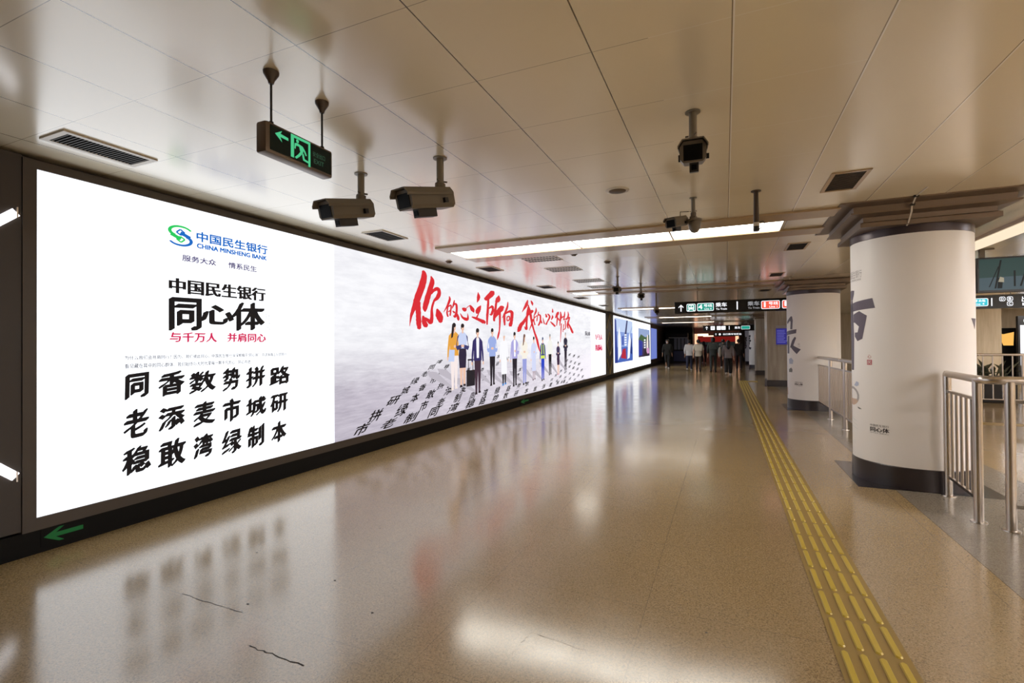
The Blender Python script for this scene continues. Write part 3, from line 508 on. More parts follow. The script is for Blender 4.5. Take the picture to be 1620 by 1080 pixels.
# suitcase, shoulder bag and cast shadows belong to the printed picture
b = B()
def pq(pts, mi, off): fan(b, [(XW+.001+off, u, v) for u, v in pts], mi)
pq([(7.95, .67), (8.28, .67), (8.28, .97), (7.95, .97)], 0, .0028)
for u in (8.03, 8.2): pq([(u-.012, .97), (u+.012, .97), (u+.012, 1.17), (u-.012, 1.17)], 0, .0028)
pq([(8.0, 1.15), (8.23, 1.15), (8.23, 1.18), (8.0, 1.18)], 0, .0028)
pq([(7.3, 1.16), (7.5, 1.15), (7.52, 1.36), (7.33, 1.36)], 1, .0062)
for i, (n_, Y, zf, zt) in enumerate(DATA['FG']):
    w = (zt-zf)*.5; pq([(Y-.05, zf+.0), (Y-.02, zf+.02), (Y-w*1.0, zf+.33), (Y-w*1.5, zf+.36), (Y-w*1.35, zf+.26)], 2, .0018)
obj('printed_luggage', b, [ec((38, 34, 40)), ec((190, 204, 236)), ec((184, 178, 188))], ad, world=True)['label'] = 'printed black suitcase, pale bag and grey shadows'

# second lit box: two framed pictures on white
ad2 = frame_box('light_box', 20.9, 32.27, .22, 2.7, 'lit wall advertisement with two blue city pictures beyond the diamond panel', (.06, .05, .02, .02), None)
section('lit_panel', 20.9, 32.27, .22, 2.7, M['white'], ad2)
def picture(y0, y1, z0, z1, bands, shapes):
    b = B(); mats = []
    def q(pts, c, off):
        m = ec(c); 
        if m not in mats: mats.append(m)
        fan(b, [(XW+.001+off, y0+u*(y1-y0), z0+v*(z1-z0)) for u, v in pts], mats.index(m))
    for c, v0, v1 in bands: q([(0, v0), (1, v0), (1, v1), (0, v1)], c, .001)
    for i, (c, pts) in enumerate(shapes): q(pts, c, .0014+i*.0003)
    return obj('picture', b, mats, ad2, world=True)
r1 = [((40, 60, 140), [(.0, 0), (.14, 0), (.1, .6), (.08, .95), (0, .98)]), ((236, 240, 250), [(.16, .05), (.34, .2), (.3, .6), (.22, .82), (.16, .6)]), ((60, 66, 110), [(.5, .62), (.62, 1.0), (.7, 1.0), (.6, .6)]), ((150, 176, 220), [(.72, .6), (.98, .9), (.98, .84), (.76, .56)]),
 ((176, 40, 60), [(.3, .1), (.6, .06), (.56, .32), (.4, .3)]), ((240, 242, 250), [(.66, .05), (.8, .08), (.88, .5), (.8, .72), (.7, .4)]), ((30, 50, 120), [(.84, .2), (.96, .15), (.94, .6), (.88, .5)]), ((70, 90, 170), [(.36, .4), (.46, .4), (.46, .62), (.36, .6)])]
for j in range(5): r1.append(((242, 244, 250), [(.5, .38+j*.06), (.62, .385+j*.06), (.62, .42+j*.06), (.5, .415+j*.06)]))
picture(21.2, 25.7, .62, 2.62, [((70, 100, 180), 0, .35), ((126, 152, 212), .35, .7), ((186, 204, 236), .7, 1)], r1)['label'] = 'blue picture of white towers with a red patch'
r2 = [((60, 92, 60), [(0, .62), (.2, .8), (.6, .7), (.95, .82), (.95, .6), (0, .5)]), ((44, 56, 150), [(0, .05), (.3, .06), (.34, .55), (.1, .6), (0, .58)]), ((240, 226, 214), [(.68, .15), (.86, .3), (.84, .78), (.76, .82), (.7, .5)]), ((206, 150, 196), [(.68, .1), (.95, .1), (.92, .3), (.72, .32)]), ((48, 40, 44), [(.4, .0), (.8, .0), (.6, .3)])]
for j in range(4): r2.append(((242, 244, 250), [(.46, .3+j*.09), (.6, .305+j*.09), (.6, .36+j*.09), (.46, .355+j*.09)]))
picture(27.55, 31.9, .72, 2.35, [((60, 46, 70), 0, .3), ((80, 80, 110), .3, .6), ((140, 160, 200), .6, 1)], r2)['label'] = 'dark picture of a pale figure under trees'
letter('lettering', [('同心同行', (26.1, 27.2, 1.5, 1.65), {}), ('与千万人', (26.1, 27.2, 1.25, 1.4), {}), ('并肩同心', (26.1, 27.2, 1.0, 1.15), {})], M['pale'], parent=ad2)
ad3 = frame_box('light_box', 32.4, 35.42, .47, 2.5, 'small plain blue lit wall advertisement at the far end of the wall', (.05, .05, .03, .03), None)
section('lit_panel', 32.4, 35.42, .47, 2.5, emit('pale blue lit panel', (112, 130, 206), .9), ad3)

# diamond pattern panels either side of the longest advertisement
t = thing('decorative_panel', 'dark brown wall panel with two white slanting light strips', 'wall panel', (-4.5, -1.6, .18))
b = B(); box(b, -4.5, XW+.002, -5.0, 1.706, .18, 2.76); obj('panel', b, M['wallbrown'], t, world=True)
for k_, (a, c, e, f) in enumerate([(1.675, 2.355, .75, 1.5), (1.675, .565, .75, 1.42), (-.2, 2.385, .75, 1.5), (-.2, .54, .75, 1.42)]):
    d = Vector((0, e-a, f-c)).normalized(); n = Vector((0, -d.z, d.y))*.028; P0, P1 = Vector((XW+.002, a, c)), Vector((XW+.002, e, f)); b = B()
    lo = [b.verts.new(P0+n), b.verts.new(P0-n), b.verts.new(P1-n), b.verts.new(P1+n)]; hi = [b.verts.new(v.co+Vector((.012, 0, 0))) for v in lo]
    b.faces.new(hi); [b.faces.new((lo[i], lo[(i+1) % 4], hi[(i+1) % 4], hi[i])) for i in range(4)]
    o = obj('light_strip', b, M['led'], t, world=True)
    b = B(); box(b, XW+.002, XW+.02, a, a+.008, c-.035, c+.035); obj('end_cap', b, M['steel'], o, world=True)
t = thing('decorative_panel', 'narrow olive wall panel with gold diamond lines between two lit advertisements', 'wall panel', (-4.5, 20.2, .18))
b = B(); box(b, -4.5, XW+.002, 19.51, 20.87, .18, 2.76); obj('panel', b, M['panelolive'], t, world=True)
b = B()
def gl(a, c, w=.02):
    P0, P1 = Vector((XW+.006, *a)), Vector((XW+.006, *c)); tube(b, [P0, P1], w, 6)
for ch in ([(20.19, 1.96), (20.7, 1.47), (20.19, .98), (19.68, 1.47), (20.19, 1.96)], [(19.66, 2.1), (20.19, 2.7), (20.72, 2.1)], [(19.66, .86), (20.19, .24), (20.72, .86)]):
    for i in range(len(ch)-1): gl(ch[i], ch[i+1])
obj('diamond_inlay', b, M['gold'], t, world=True)
# green exit arrows low on the skirting
for (y, w, lab) in ((1.94, .23, 'dim green arrow on the black skirting near the slanting light strips'), (10.8, .5, 'small dim green exit mark on the skirting under the poster of people')):
    t = thing('floor_exit_sign', lab, 'sign', (XW, y, .1))
    b = B(); box(b, XW+.0005, XW+.004, y-w*.56, y+w*.56, .035, .158); obj('plate', b, M['wallblack'], t, world=True)
    b = B(); s = w/2; zc = .1
    fan(b, [(XW+.0052, y+u*s, zc+v) for u, v in ((-1, 0), (-.38, .052), (-.45, .045), (-.1, .052), (-.42, .016), (1, .016), (1, -.016), (-.42, -.016), (-.1, -.052), (-.45, -.045))] if False else [(XW+.0052, y+u*s, zc+v) for u, v in ((-1, 0), (-.25, .05), (.02, .05), (-.4, .015), (1, .015), (1, -.015), (-.4, -.015), (.02, -.05), (-.25, -.05))])
    obj('arrow', b, M['arrowgreen'], t, world=True)

# ------------------------------------------------------------------ ceiling fittings
def ceiling_light(yc, lit, label):
    t = thing('ceiling_light', label, 'ceiling light', (-1.3, yc, CZ), group='ceiling light troughs')
    for (a, c) in ((-.60, -.265), (.265, .60)):
        b = B(); box(b, -3.65, 1.06, yc+a, yc+c, CZ-.022, CZ, bevel=.004); obj('rail', b, M['cmetal'], t, world=True)
    for i, (x0, x1) in enumerate(((-3.63, -3.05), (-3.03, -1.82), (-1.80, -.61), (-.59, .6))):
        b = B(); box(b, x0, x1, yc-.255, yc+.255, CZ-.008, CZ); o = obj('diffuser', b, M['trough'] if lit[i] == '1' else M['unlit'], t, world=True)
        b = B()
        for q in ((x0-.01, x0, yc-.265, yc+.265), (x1, x1+.01, yc-.265, yc+.265)): box(b, *q, CZ-.012, CZ)
        obj('diffuser_frame', b, M['cmetal'], o, world=True)
    return t
for yc, lit, lab in [(-6.1, '1111', 'ceiling light trough farthest behind the viewer'), (.1, '0000', 'ceiling light trough straight above the viewer'), (6.31, '1111', 'bright ceiling light trough level with the first white column'),
                     (12.4, '1000', 'mostly unlit ceiling light trough level with the second white column'), (18.75, '1110', 'ceiling light trough level with the first square pillar'), (25.3, '0110', 'ceiling light trough level with the second square pillar'), (31.7, '1110', 'ceiling light trough beyond the square pillars')]:
    if yc > -5: ceiling_light(yc, lit, lab)
# fill lights added over the hall to brighten ceiling, floor and columns
M['hall'] = emit('hall fill light diffuser', (250, 248, 250), HALL_FILL)
for i, yc in enumerate((-6.2, -3.1, .1, 3.2, 6.31, 9.4, 12.4, 15.6, 18.75, 22.0)):
    for x0, x1 in ((3.9, 8.2), (8.6, 13.2)):
        if x0 < 5 and yc > 9: continue
        t = thing('ceiling_light', 'one of the added ceiling fill lights over the %s' % ('middle of the hall beyond the columns' if x0 < 5 else 'far side of the hall beyond the columns'), 'ceiling light', ((x0+x1)/2, yc, CZ), group='added fill lights over the hall')
        b = B(); box(b, x0, x1, yc-.26, yc+.26, CZ-.02, CZ); obj('housing', b, M['cmetal'], t, world=True)
        b = B(); box(b, x0+.03, x1-.03, yc-.23, yc+.23, CZ-.03, CZ-.02); obj('diffuser', b, M['hall'], t, world=True)
t = thing('strip_light', 'long pale ceiling light over the hall beside the television', 'ceiling light', (3.15, 9.2, CZ))
b = B(); box(b, 2.98, 3.3, 6.9, 11.6, CZ-.04, CZ); obj('housing', b, M['cmetal'], t, world=True)
b = B(); box(b, 3.0, 3.28, 6.92, 11.58, CZ-.05, CZ-.04); obj('diffuser', b, emit('warm tube light', (246, 226, 196), 1.0), t, world=True)

def slatted(name, label, x0, x1, y0, y1, n, alongx, group, fr=.02):
    t = thing(name, label, 'ceiling vent', ((x0+x1)/2, (y0+y1)/2, CZ), group=group)
    b = B(); box(b, x0, x1, y0, y1, CZ-.0015, CZ); obj('cavity', b, M['vent'], t, world=True)
    b = B()
    for q in ((x0-fr, x1+fr, y0-fr, y0), (x0-fr, x1+fr, y1, y1+fr), (x0-fr, x0, y0, y1), (x1, x1+fr, y0, y1)): box(b, *q, CZ-.010, CZ)
    obj('frame', b, M['ventframe'], t, world=True)
    b = B()
    for i in range(n):
        f = (i+.5)/n
        if alongx: y = y0+(y1-y0)*f; box(b, x0, x1, y-.0028, y+.0028, CZ-.009, CZ-.0012)
        else: x = x0+(x1-x0)*f; box(b, x-.004, x+.004, y0, y1, CZ-.009, CZ-.0012)
    obj('slats', b, M['ventslat'], t, world=True)
    return t
slatted('air_grille', 'long dark slatted air grille above the white advertisement panel', -3.985, -3.765, 1.675, 2.15, 22, True, 'slatted wall-side vents', .035)
for (y, lab) in ((4.6, 'small dark vent over the seam of the white panel and the poster'), (7.5, 'small dark vent just past the end of the bright light trough'), (10.45, 'small dark vent above the far half of the poster'), (13.4, 'small dark vent above the crimson end panel'), (16.4, 'small dark vent above the diamond panel')):
    slatted('air_grille', lab, -3.93, -3.66, y, y+.46, 12, True, 'slatted wall-side vents')
for (y, lab) in ((4.58, 'square brown vent before the first column capital'), (7.55, 'square brown vent past the bright light trough beside the column line'), (10.55, 'square brown vent over the railing between the columns'), (13.6, 'square brown vent past the second column')):
    t = thing('ceiling_vent', lab, 'ceiling vent', (.925, y+.26, CZ), group='square vents beside the column line')
    b = B(); box(b, .82, 1.03, y+.02, y+.5, CZ-.002, CZ); obj('mesh_panel', b, M['ventmesh'], t, world=True)
    b = B()
    for q in ((.79, 1.06, y-.01, y+.02), (.79, 1.06, y+.5, y+.53), (.79, .82, y+.02, y+.5), (1.03, 1.06, y+.02, y+.5)): box(b, *q, CZ-.008, CZ)
    obj('frame', b, M['cmetal'], t, world=True)
    b = B()
    for i in range(16): yy = y+.04+i*.029; box(b, .82, 1.03, yy, yy+.007, CZ-.006, CZ-.0015)
    obj('slats', b, M['ventslat'], t, world=True)
# perforated supply vents: three rows of dark holes
for i, (y, lab) in enumerate(((6.9, 'perforated ceiling vent nearest the bright light trough'), (8.07, 'perforated ceiling vent, second from the bright light trough'), (9.8, 'perforated ceiling vent, third from the bright light trough'), (10.98, 'perforated ceiling vent, fourth from the bright light trough'))):
    t = thing('perforated_vent', lab, 'ceiling vent', (-2.63, y+.25, CZ), group='perforated ceiling vents')
    b = B(); box(b, -2.91, -2.34, y, y+.5, CZ-.006, CZ, bevel=.003); obj('panel', b, M['ventframe'], t, world=True)
    b = B()
    for r_ in range(3):
        for c_ in range(11): box(b, -2.895+c_*.05, -2.862+c_*.05, y+.06+r_*.16, y+.15+r_*.16, CZ-.0072, CZ-.0058)
    obj('openings', b, M['vent'], t, world=True)
t = thing('ceiling_speaker', 'round brown ceiling speaker before the bright light trough', 'speaker', (-.853, 4.28, CZ))
b = B(); lathe(b, [(.0001, CZ-.016), (.05, CZ-.015), (.072, CZ-.009), (.075, CZ)], 32, -.853, 4.28); obj('grille', b, M['ventmesh'], t, smooth=True, world=True)
b = B(); lathe(b, [(.072, CZ-.004), (.08, CZ-.011), (.098, CZ-.006), (.1, CZ)], 32, -.853, 4.28); obj('rim', b, M['ventframe'], t, smooth=True, world=True)
for x, y, lab in ((-2.05, 7.0, 'small round sprinkler beside the nearest perforated vent'), (-1.75, 7.9, 'small round detector past the perforated vents'), (-4.05, 6.75, 'small round detector between the light trough and the wall')):
    b = B(); lathe(b, [(.0001, CZ-.03), (.03, CZ-.028), (.04, CZ-.012), (.055, CZ-.008), (.058, CZ)], 20, x, y); tag(obj('smoke_detector', b, M['ventmesh'], smooth=True), lab, 'detector')

# hanging exit sign
t = thing('exit_sign', 'hanging green running man exit sign above the white advertisement panel', 'sign', (-2.025, 1.86, CZ))
b = B(); box(b, -2.06, -1.992, 1.648, 2.078, 2.362, 2.512, bevel=.012); obj('case', b, M['exitbox'], t, smooth=True, world=True)
b = B(); box(b, -1.9925, -1.988, 1.672, 2.062, 2.378, 2.498); face = obj('face', b, M['exitface'], t, world=True)
EF = lambda u, v, w: (-1.9874+w, u, v)
b = B()
def q(pts): fan(b, [EF(1.66+u, 2.372+v, 0) for u, v in pts])
q([(.036, .092), (.078, .118), (.068, .101), (.115, .097), (.115, .083), (.068, .085), (.078, .062)])
obj('arrow', b, M['exitgreen'], face, world=True)
b = B()
q([(.13, .012), (.15, .012), (.15, .128), (.13, .128)]); q([(.15, .114), (.256, .114), (.256, .128), (.15, .128)]); q([(.242, -.002), (.256, -.002), (.256, .114), (.242, .114)])
fan(b, [EF(1.66+.172+.009*math.cos(a*PI/6), 2.372+.104+.009*math.sin(a*PI/6), 0) for a in range(12)])
q([(.168, .094), (.205, .088), (.212, .078), (.206, .052), (.19, .054), (.182, .08), (.162, .078), (.160, .06), (.152, .062), (.154, .088)])
q([(.205, .088), (.222, .07), (.232, .05), (.225, .046), (.213, .064), (.203, .076)])
q([(.19, .056), (.203, .05), (.186, .03), (.165, .012), (.155, .018), (.176, .038)]); q([(.203, .056), (.212, .05), (.218, .028), (.242, .024), (.242, .014), (.208, .018), (.202, .04)])
obj('running_man', b, M['exitgreen'], face, world=True)
b = B(); text(b, '安全出口', (1.66+.272, 1.66+.358, 2.437, 2.463), EF); text(b, 'EXIT', (1.66+.28, 1.66+.35, 2.402, 2.425), EF); obj('lettering', b, M['exitdim'], face, world=True)
for y in (1.715, 2.045):
    b = B(); tube(b, [(-2.035, y, 2.51), (-2.035, y, CZ-.03)], .0055, 10); tube(b, [(-2.035, y, 2.508), (-2.035, y, 2.535)], .011, 10); rod = obj('rod', b, M['black'], t, smooth=True, world=True)
    b = B(); lathe(b, [(.0001, CZ-.062), (.012, CZ-.06), (.016, CZ-.045), (.036, CZ-.012), (.037, CZ)], 20, -2.035, y); obj('rod_cone', b, M['dkpipe'], rod, smooth=True, world=True)

# surveillance cameras
def cctv(x, y, az, tilt, pole, label, sc=1.0, off=(0, 0)):
    t = thing('security_camera', label, 'camera', (x, y, CZ), group='surveillance cameras under the ceiling')
    zb = CZ-pole
    b = B(); tube(b, [(x, y, zb), (x, y, CZ)], .0235*sc, 16); lathe(b, [(.024, CZ-.006), (.045*sc, CZ-.006), (.045*sc, CZ)], 20, x, y); pole_o = obj('pole', b, M['pipe'], t, smooth=True, world=True)
    b = B(); lathe(b, [(.0235*sc, zb+.01), (.034*sc, zb+.012), (.034*sc, zb-.03*sc), (.026*sc, zb-.05*sc), (.0001, zb-.05*sc)], 16, x, y)
    for a in range(3): aa = az+a*2*PI/3+.4; tube(b, [(x+.025*math.cos(aa), y+.025*math.sin(aa), zb+.03), (x+.045*sc*math.cos(aa), y+.045*sc*math.sin(aa), zb+.03)], .006*sc, 8)
    box(b, -.03*sc, .03*sc, -.035*sc, .035*sc, zb-.12*sc, zb-.03*sc, mtx=Matrix.Translation((x, y, 0)) @ Matrix.Rotation(az, 4, 'Z')); obj('bracket', b, M['camgrey'], t, smooth=True, world=True)
    # body frame: local +X is the viewing direction
    Mx = Matrix.Translation((x+off[0], y+off[1], zb-.09*sc)) @ Matrix.Rotation(az, 4, 'Z') @ Matrix.Rotation(tilt, 4, 'Y') @ Matrix.Scale(sc, 4)
    def body(prof, x0, x1, bm, mi=0, taper=1.0):
        a = [bm.verts.new(Mx @ Vector((x0, u, v))) for u, v in prof]; c = [bm.verts.new(Mx @ Vector((x1, u*taper, v*taper))) for u, v in prof]; n = len(a)
        for f in [bm.faces.new(a), bm.faces.new(c[::-1])]+[bm.faces.new((a[i], c[i], c[(i+1) % n], a[(i+1) % n])) for i in range(n)]: f.material_index = mi
    oct_ = [(-.052, -.055), (.052, -.055), (.07, -.035), (.07, .03), (.048, .058), (-.048, .058), (-.07, .03), (-.07, -.035)]
    b = B(); body(oct_, -.06, .31, b); bo = obj('housing', b, M['camgrey'], t, world=True)
    # sun hood: a shell over the top and the shoulders, reaching past the front
    b = B(); hp = [(-.08, .02), (-.08, .036), (-.056, .07), (.056, .07), (.08, .036), (.08, .02), (.075, .02), (.075, .033), (.053, .064), (-.053, .064), (-.075, .033), (-.075, .02)]
    body(hp, -.05, .345, b); obj('sun_hood', b, M['camgrey'], t, world=True)
    b = B(); body([(-.05, -.045), (.05, -.045), (.05, .038), (-.05, .038)], .308, .314, b); obj('window', b, M['glassdark'], t, world=True)
    b = B(); body([(-.02, -.105), (.03, -.105), (.03, -.055), (-.02, -.055)], .08, .235, b); ir = obj('illuminator', b, M['camdark'], t, world=True)
    b = B(); body([(-.01, -.095), (.02, -.095), (.02, -.065), (-.01, -.065)], .234, .2385, b); obj('illuminator_lens', b, M['glassdark'], ir, world=True)
    b = B(); body([(-.085, -.03), (-.07, -.03), (-.07, .01), (-.085, .01)], .0, .05, b); body([(.07, -.03), (.09, -.03), (.09, .0), (.07, .0)], .02, .05, b); obj('latch', b, M['black'], t, world=True)
    return t
def heading(dx, dy): return math.atan2(dy, dx)
cctv(-2.607, 3.022, heading(-.10, -1), R(14), .185, 'surveillance camera nearest the wall, aimed at the viewer', 1.12)
cctv(-1.872, 3.005, heading(-.23, -.97), R(14), .2, 'surveillance camera second from the wall, past the exit sign', 1.12)
cctv(-.161, 3.02, heading(.05, -1), R(16), .17, 'surveillance camera on a short pole seen head-on', .95)
# camera with a pan bracket under the bright light trough
t = cctv(-.26, 4.80, heading(-.30, -.95), R(14), .15, 'small surveillance camera with a round pan bracket before the bright light trough', .74, (-.11, -.03))
b = B(); c = Vector((-.25, 4.80, 2.53))
lathe(b, [(.0001, -.075), (.03, -.066), (.05, -.035), (.055, .0), (.055, .03), (.066, .032), (.066, .05), (.04, .06), (.0001, .06)], 20)
for v in b.verts: v.co += c
obj('pan_bracket', b, M['camgrey'], t, smooth=True, world=True)
b = B(); tube(b, [(-.3, 4.8, 2.66), (-.37, 4.74, 2.65), (-.37, 4.74, 2.58)], .004, 6); obj('cable', b, M['black'], t, world=True)
# distant cameras
cctv(-1.95, 9.7, heading(.1, -1), R(5), .18, 'distant surveillance camera over the far half of the poster', .9)
cctv(-1.70, 11.0, heading(.2, -1), R(5), .2, 'distant surveillance camera beside the mostly unlit light trough', .9)
cctv(-1.66, 13.3, heading(.2, -1), R(12), .36, 'distant surveillance camera on a long pole before the hanging direction sign', .9)
# pole with an antenna sensor
t = thing('sensor_pole', 'thin brown ceiling pole with a white ring and cable before the bright light trough', 'sensor', (.262, 4.82, CZ))
b = B(); tube(b, [(.262, 4.82, 2.50), (.262, 4.82, CZ)], [.024, .019], 14); lathe(b, [(.02, CZ-.006), (.042, CZ-.006), (.042, CZ)], 18, .262, 4.82); obj('pole', b, M['dkpipe'], t, smooth=True, world=True)
b = B(); tube(b, [(.262, 4.82, 2.468), (.262, 4.82, 2.50)], .027, 14); obj('ring', b, M['ventframe'], t, smooth=True, world=True)
b = B(); tube(b, [(.262, 4.82, 2.425), (.262, 4.82, 2.468)], .026, 14); obj('sensor_head', b, M['black'], t, smooth=True, world=True)
b = B(); tube(b, [(.28, 4.81, 2.5), (.315, 4.8, 2.505), (.325, 4.8, 2.485), (.315, 4.8, 2.46), (.285, 4.81, 2.44)], .004, 6); obj('cable', b, M['black'], t, world=True)
t = thing('ceiling_conduit', 'thin pale conduit crossing the first column capital', 'conduit', (1.55, 5.6, CZ))

# ------------------------------------------------------------------ columns
def capital(parent, cy):
    b = B()
    def ring(h, z): return [b.verts.new((CXc+sx*h, cy+sy*h, z)) for sx, sy in ((-1, -1), (1, -1), (1, 1), (-1, 1))]
    prof = [(.737, CZ), (.737, CZ-.012), (.612, CZ-.026), (.604, CZ-.08), (.633, CZ-.084), (.633, CZ-.098), (.512, CZ-.112), (.506, CZ-.156), (.536, CZ-.17), (.536, CZ-.213), (.50, CZ-.213)]
    rows = [ring(h, z) for h, z in prof]
    for i in range(len(rows)-1):
        for k in range(4): b.faces.new((rows[i][k], rows[i][(k+1) % 4], rows[i+1][(k+1) % 4], rows[i+1][k]))
    b.faces.new(rows[-1][::-1]); b.faces.new(rows[0])
    return obj('capital', b, M['capital'], parent, world=True)
def round_column(cy, label):
    t = thing('column', label, 'column', (CXc, cy, 0), kind='structure')
    b = B(); lathe(b, [(.505, .21), (.505, 2.50)], 96, CXc, cy); obj('wrap', b, M['wrap'], t, smooth=True, world=True)
    b = B(); lathe(b, [(.0001, .0), (.512, .0), (.512, .205), (.505, .212)], 96, CXc, cy); obj('base_band', b, M['skirt'], t, smooth=True, world=True)
    b = B(); lathe(b, [(.505, 2.492), (.509, 2.495), (.509, 2.575), (.0001, 2.575)], 96, CXc, cy); obj('collar', b, M['collar'], t, smooth=True, world=True)
    capital(t, cy-.02)
    return t
def cfn(cy, r=.5062): # u = degrees around the column axis (180 faces the corridor), v = height
    return lambda u, v, w: (CXc+(r+w)*math.cos(R(u)), cy+(r+w)*math.sin(R(u)), v)
def cpoly(bm, pts, fn, mi=0, n=6):  # polygon wrapped round the column
    t_ = bmesh.new(); f = t_.faces.new([t_.verts.new((u, v, 0)) for u, v in pts])
    us = [p[0] for p in pts]; k = math.floor(min(us)/4)+1
    while k*4 < max(us):
        bmesh.ops.bisect_plane(t_, geom=t_.verts[:]+t_.edges[:]+t_.faces[:], plane_co=(k*4, 0, 0), plane_no=(1, 0, 0)); k += 1
    mp = {v: bm.verts.new(fn(v.co.x, v.co.y, 0)) for v in t_.verts}
    for f in t_.faces: bm.faces.new([mp[v] for v in f.verts]).material_index = mi
    t_.free()
c1 = round_column(CY[0], 'white wrapped round column with a large grey character, nearest the railing corner')
fn = cfn(CY[0]); b = B()
half = [[(180, 2.0), (189.5, 1.99), (188.6, 1.95), (184, 1.89), (180, 1.89)], [(180, 1.852), (194, 1.867), (219, 1.887), (222, 1.785), (200, 1.776), (180, 1.764)],
        [(186.5, 1.735), (200, 1.765), (211.8, 1.712), (209.6, 1.631), (204.7, 1.472), (195.8, 1.448), (189.6, 1.498), (189.7, 1.54), (196, 1.541), (199.1, 1.603), (190, 1.647), (186.5, 1.647)],
        [(180, 1.888), (184, 1.888), (186.2, 1.669), (187.7, 1.479), (185.5, 1.138), (180, 1.136)]]
for h in half: cpoly(b, h, fn); cpoly(b, [(360-u, v) for u, v in h], cfn(CY[0], .5063))
# the same character repeated on the hall side
for h in half[1:2]: cpoly(b, [(u+140, v-.12) for u, v in [(178.7, 1.778), (192.4, 1.777), (187.7, 1.67)]], fn)
obj('large_character', b, M['char'], c1, world=True)
b = B(); cpoly(b, [(211.2, 1.203), (217.5, 1.203), (217.5, 1.255), (211.2, 1.255)], fn)
text(b, '心', (212, 216.8, 1.27, 1.31), fn, step=4); obj('seal_mark', b, M['sealred'], c1, world=True)
b = B(); text(b, '民', (212, 216.8, 1.21, 1.248), cfn(CY[0], .5072), step=4); obj('seal_character', b, M['wrap'], c1, world=True)
def small_logo(c, cy, u0, u1, zt):
    b = B(); f = cfn(cy); text(b, '中国民生银行', (u0, u1, zt-.022, zt), f, step=4); text(b, '同心体', (u0, u1, zt-.075, zt-.03), f, nib=((0, 0), (.3, .0015), (.5, 0)), step=4); text(b, '与千万人 并肩同心', (u0, u1, zt-.092, zt-.081), f, step=4)
    obj('small_lettering', b, M['inkmat'], c, world=True)
small_logo(c1, CY[0], 214.2, 234.6, .6)
b = B(); text(b, '中国民生银行', (168, 205, 2.12, 2.2), fn, step=4); text(b, 'CHINA MINSHENG BANK', (172, 204, 2.09, 2.11), fn, step=4); obj('faint_lettering', b, M['greymat'], c1, world=True)
b = B()
ring = [(180+18*math.cos(R(a)), .86+.1*math.sin(R(a))) for a in range(200, 345, 12)]; cpoly(b, ring, fn, 0)
for a in range(-30, 210, 20):
    cpoly(b, [(180+18*math.cos(R(a)), .86+.1*math.sin(R(a))), (180+18*math.cos(R(a+20)), .86+.1*math.sin(R(a+20))), (180+14*math.cos(R(a+20)), .86+.075*math.sin(R(a+20))), (180+14*math.cos(R(a)), .86+.075*math.sin(R(a)))], fn, 1)
cpoly(b, [(186, .975), (192, 1.02), (197, 1.01), (197, .98), (192, .965)], fn, 2); cpoly(b, [(194, .752), (199, .745), (202.4, .733), (198, .73), (195, .738)], fn, 3)
for i in range(3): cpoly(b, [(178, .62-i*.04), (190, .60-i*.04), (196, .592-i*.04), (190, .596-i*.04), (178, .615-i*.04)], fn, 4)
obj('pot_drawing', b, [M['clay'], M['greymat'], M['pastelblue'], M['leafgrey'], mat('mint line print', (214, 226, 220), .5)], c1, world=True)
c2 = round_column(CY[1], 'white wrapped round column behind the far end of the railing')
fn = cfn(CY[1]); b = B()
for h in ([(184, 1.901), (206.6, 2.025), (211.6, 2.022), (213.8, 1.933), (212, 1.74), (204, 1.74), (206, 1.9), (203.3, 1.93), (190, 1.86)], [(176, 1.69), (224.7, 1.738), (223.5, 1.651), (176, 1.6)], [(210.6, 1.491), (219.5, 1.578), (223.3, 1.549), (212.7, 1.344), (202, 1.34)],
          [(206, 1.42), (235, 1.301), (224.6, 1.198), (206, 1.34)], [(187.9, 1.6), (199.4, 1.6), (198.5, 1.209), (186.3, 1.208)], [(186, 1.5), (172, 1.42), (174, 1.36), (188, 1.42)], [(170, 2.0), (176, 1.98), (160, 1.75), (152, 1.76)], [(176, 1.75), (166, 1.6), (150, 1.45), (146, 1.5)], [(172, 1.4), (150, 1.25), (150, 1.19), (172, 1.32)]):
    cpoly(b, h, fn)
obj('large_character', b, M['char'], c2, world=True)
b = B(); text(b, '心印', (227.5, 233.5, 1.345, 1.375), fn, step=4); text(b, '民', (228, 233, 1.385, 1.43), fn, step=4); obj('seal_mark', b, M['greymat'], c2, world=True)
small_logo(c2, CY[1], 218, 238.5, .6)
b = B(); cpoly(b, [(196, 1.08), (206, 1.12), (214, 1.06), (212, .98), (198, .98)], fn, 0); cpoly(b, [(196, .86), (206, .9), (211, .86), (210, .8), (196, .8)], fn, 1); cpoly(b, [(174, .42), (186, .46), (188, .3), (176, .28)], fn, 2)
obj('house_drawing', b, [M['pastelblue'], M['leafgrey'], M['clay']], c2, world=True)
def square_pillar(cy, label):
    t = thing('column', label, 'column', (CXc, cy, 0), kind='structure'); h = .5
    b = B(); box(b, CXc-h, CXc+h, cy-h, cy+h, .2, CZ-.2, bevel=.02); obj('shaft', b, M['marble'], t, world=True)
    b = B(); box(b, CXc-h-.01, CXc+h+.01, cy-h-.01, cy+h+.01, 0, .21, bevel=.01); obj('base_band', b, M['skirt'], t, world=True)
    capital(t, cy); return t
square_pillar(CY[2], 'grey veined marble square pillar with a blue notice'); square_pillar(CY[3], 'grey veined marble square pillar behind the one with the blue notice')
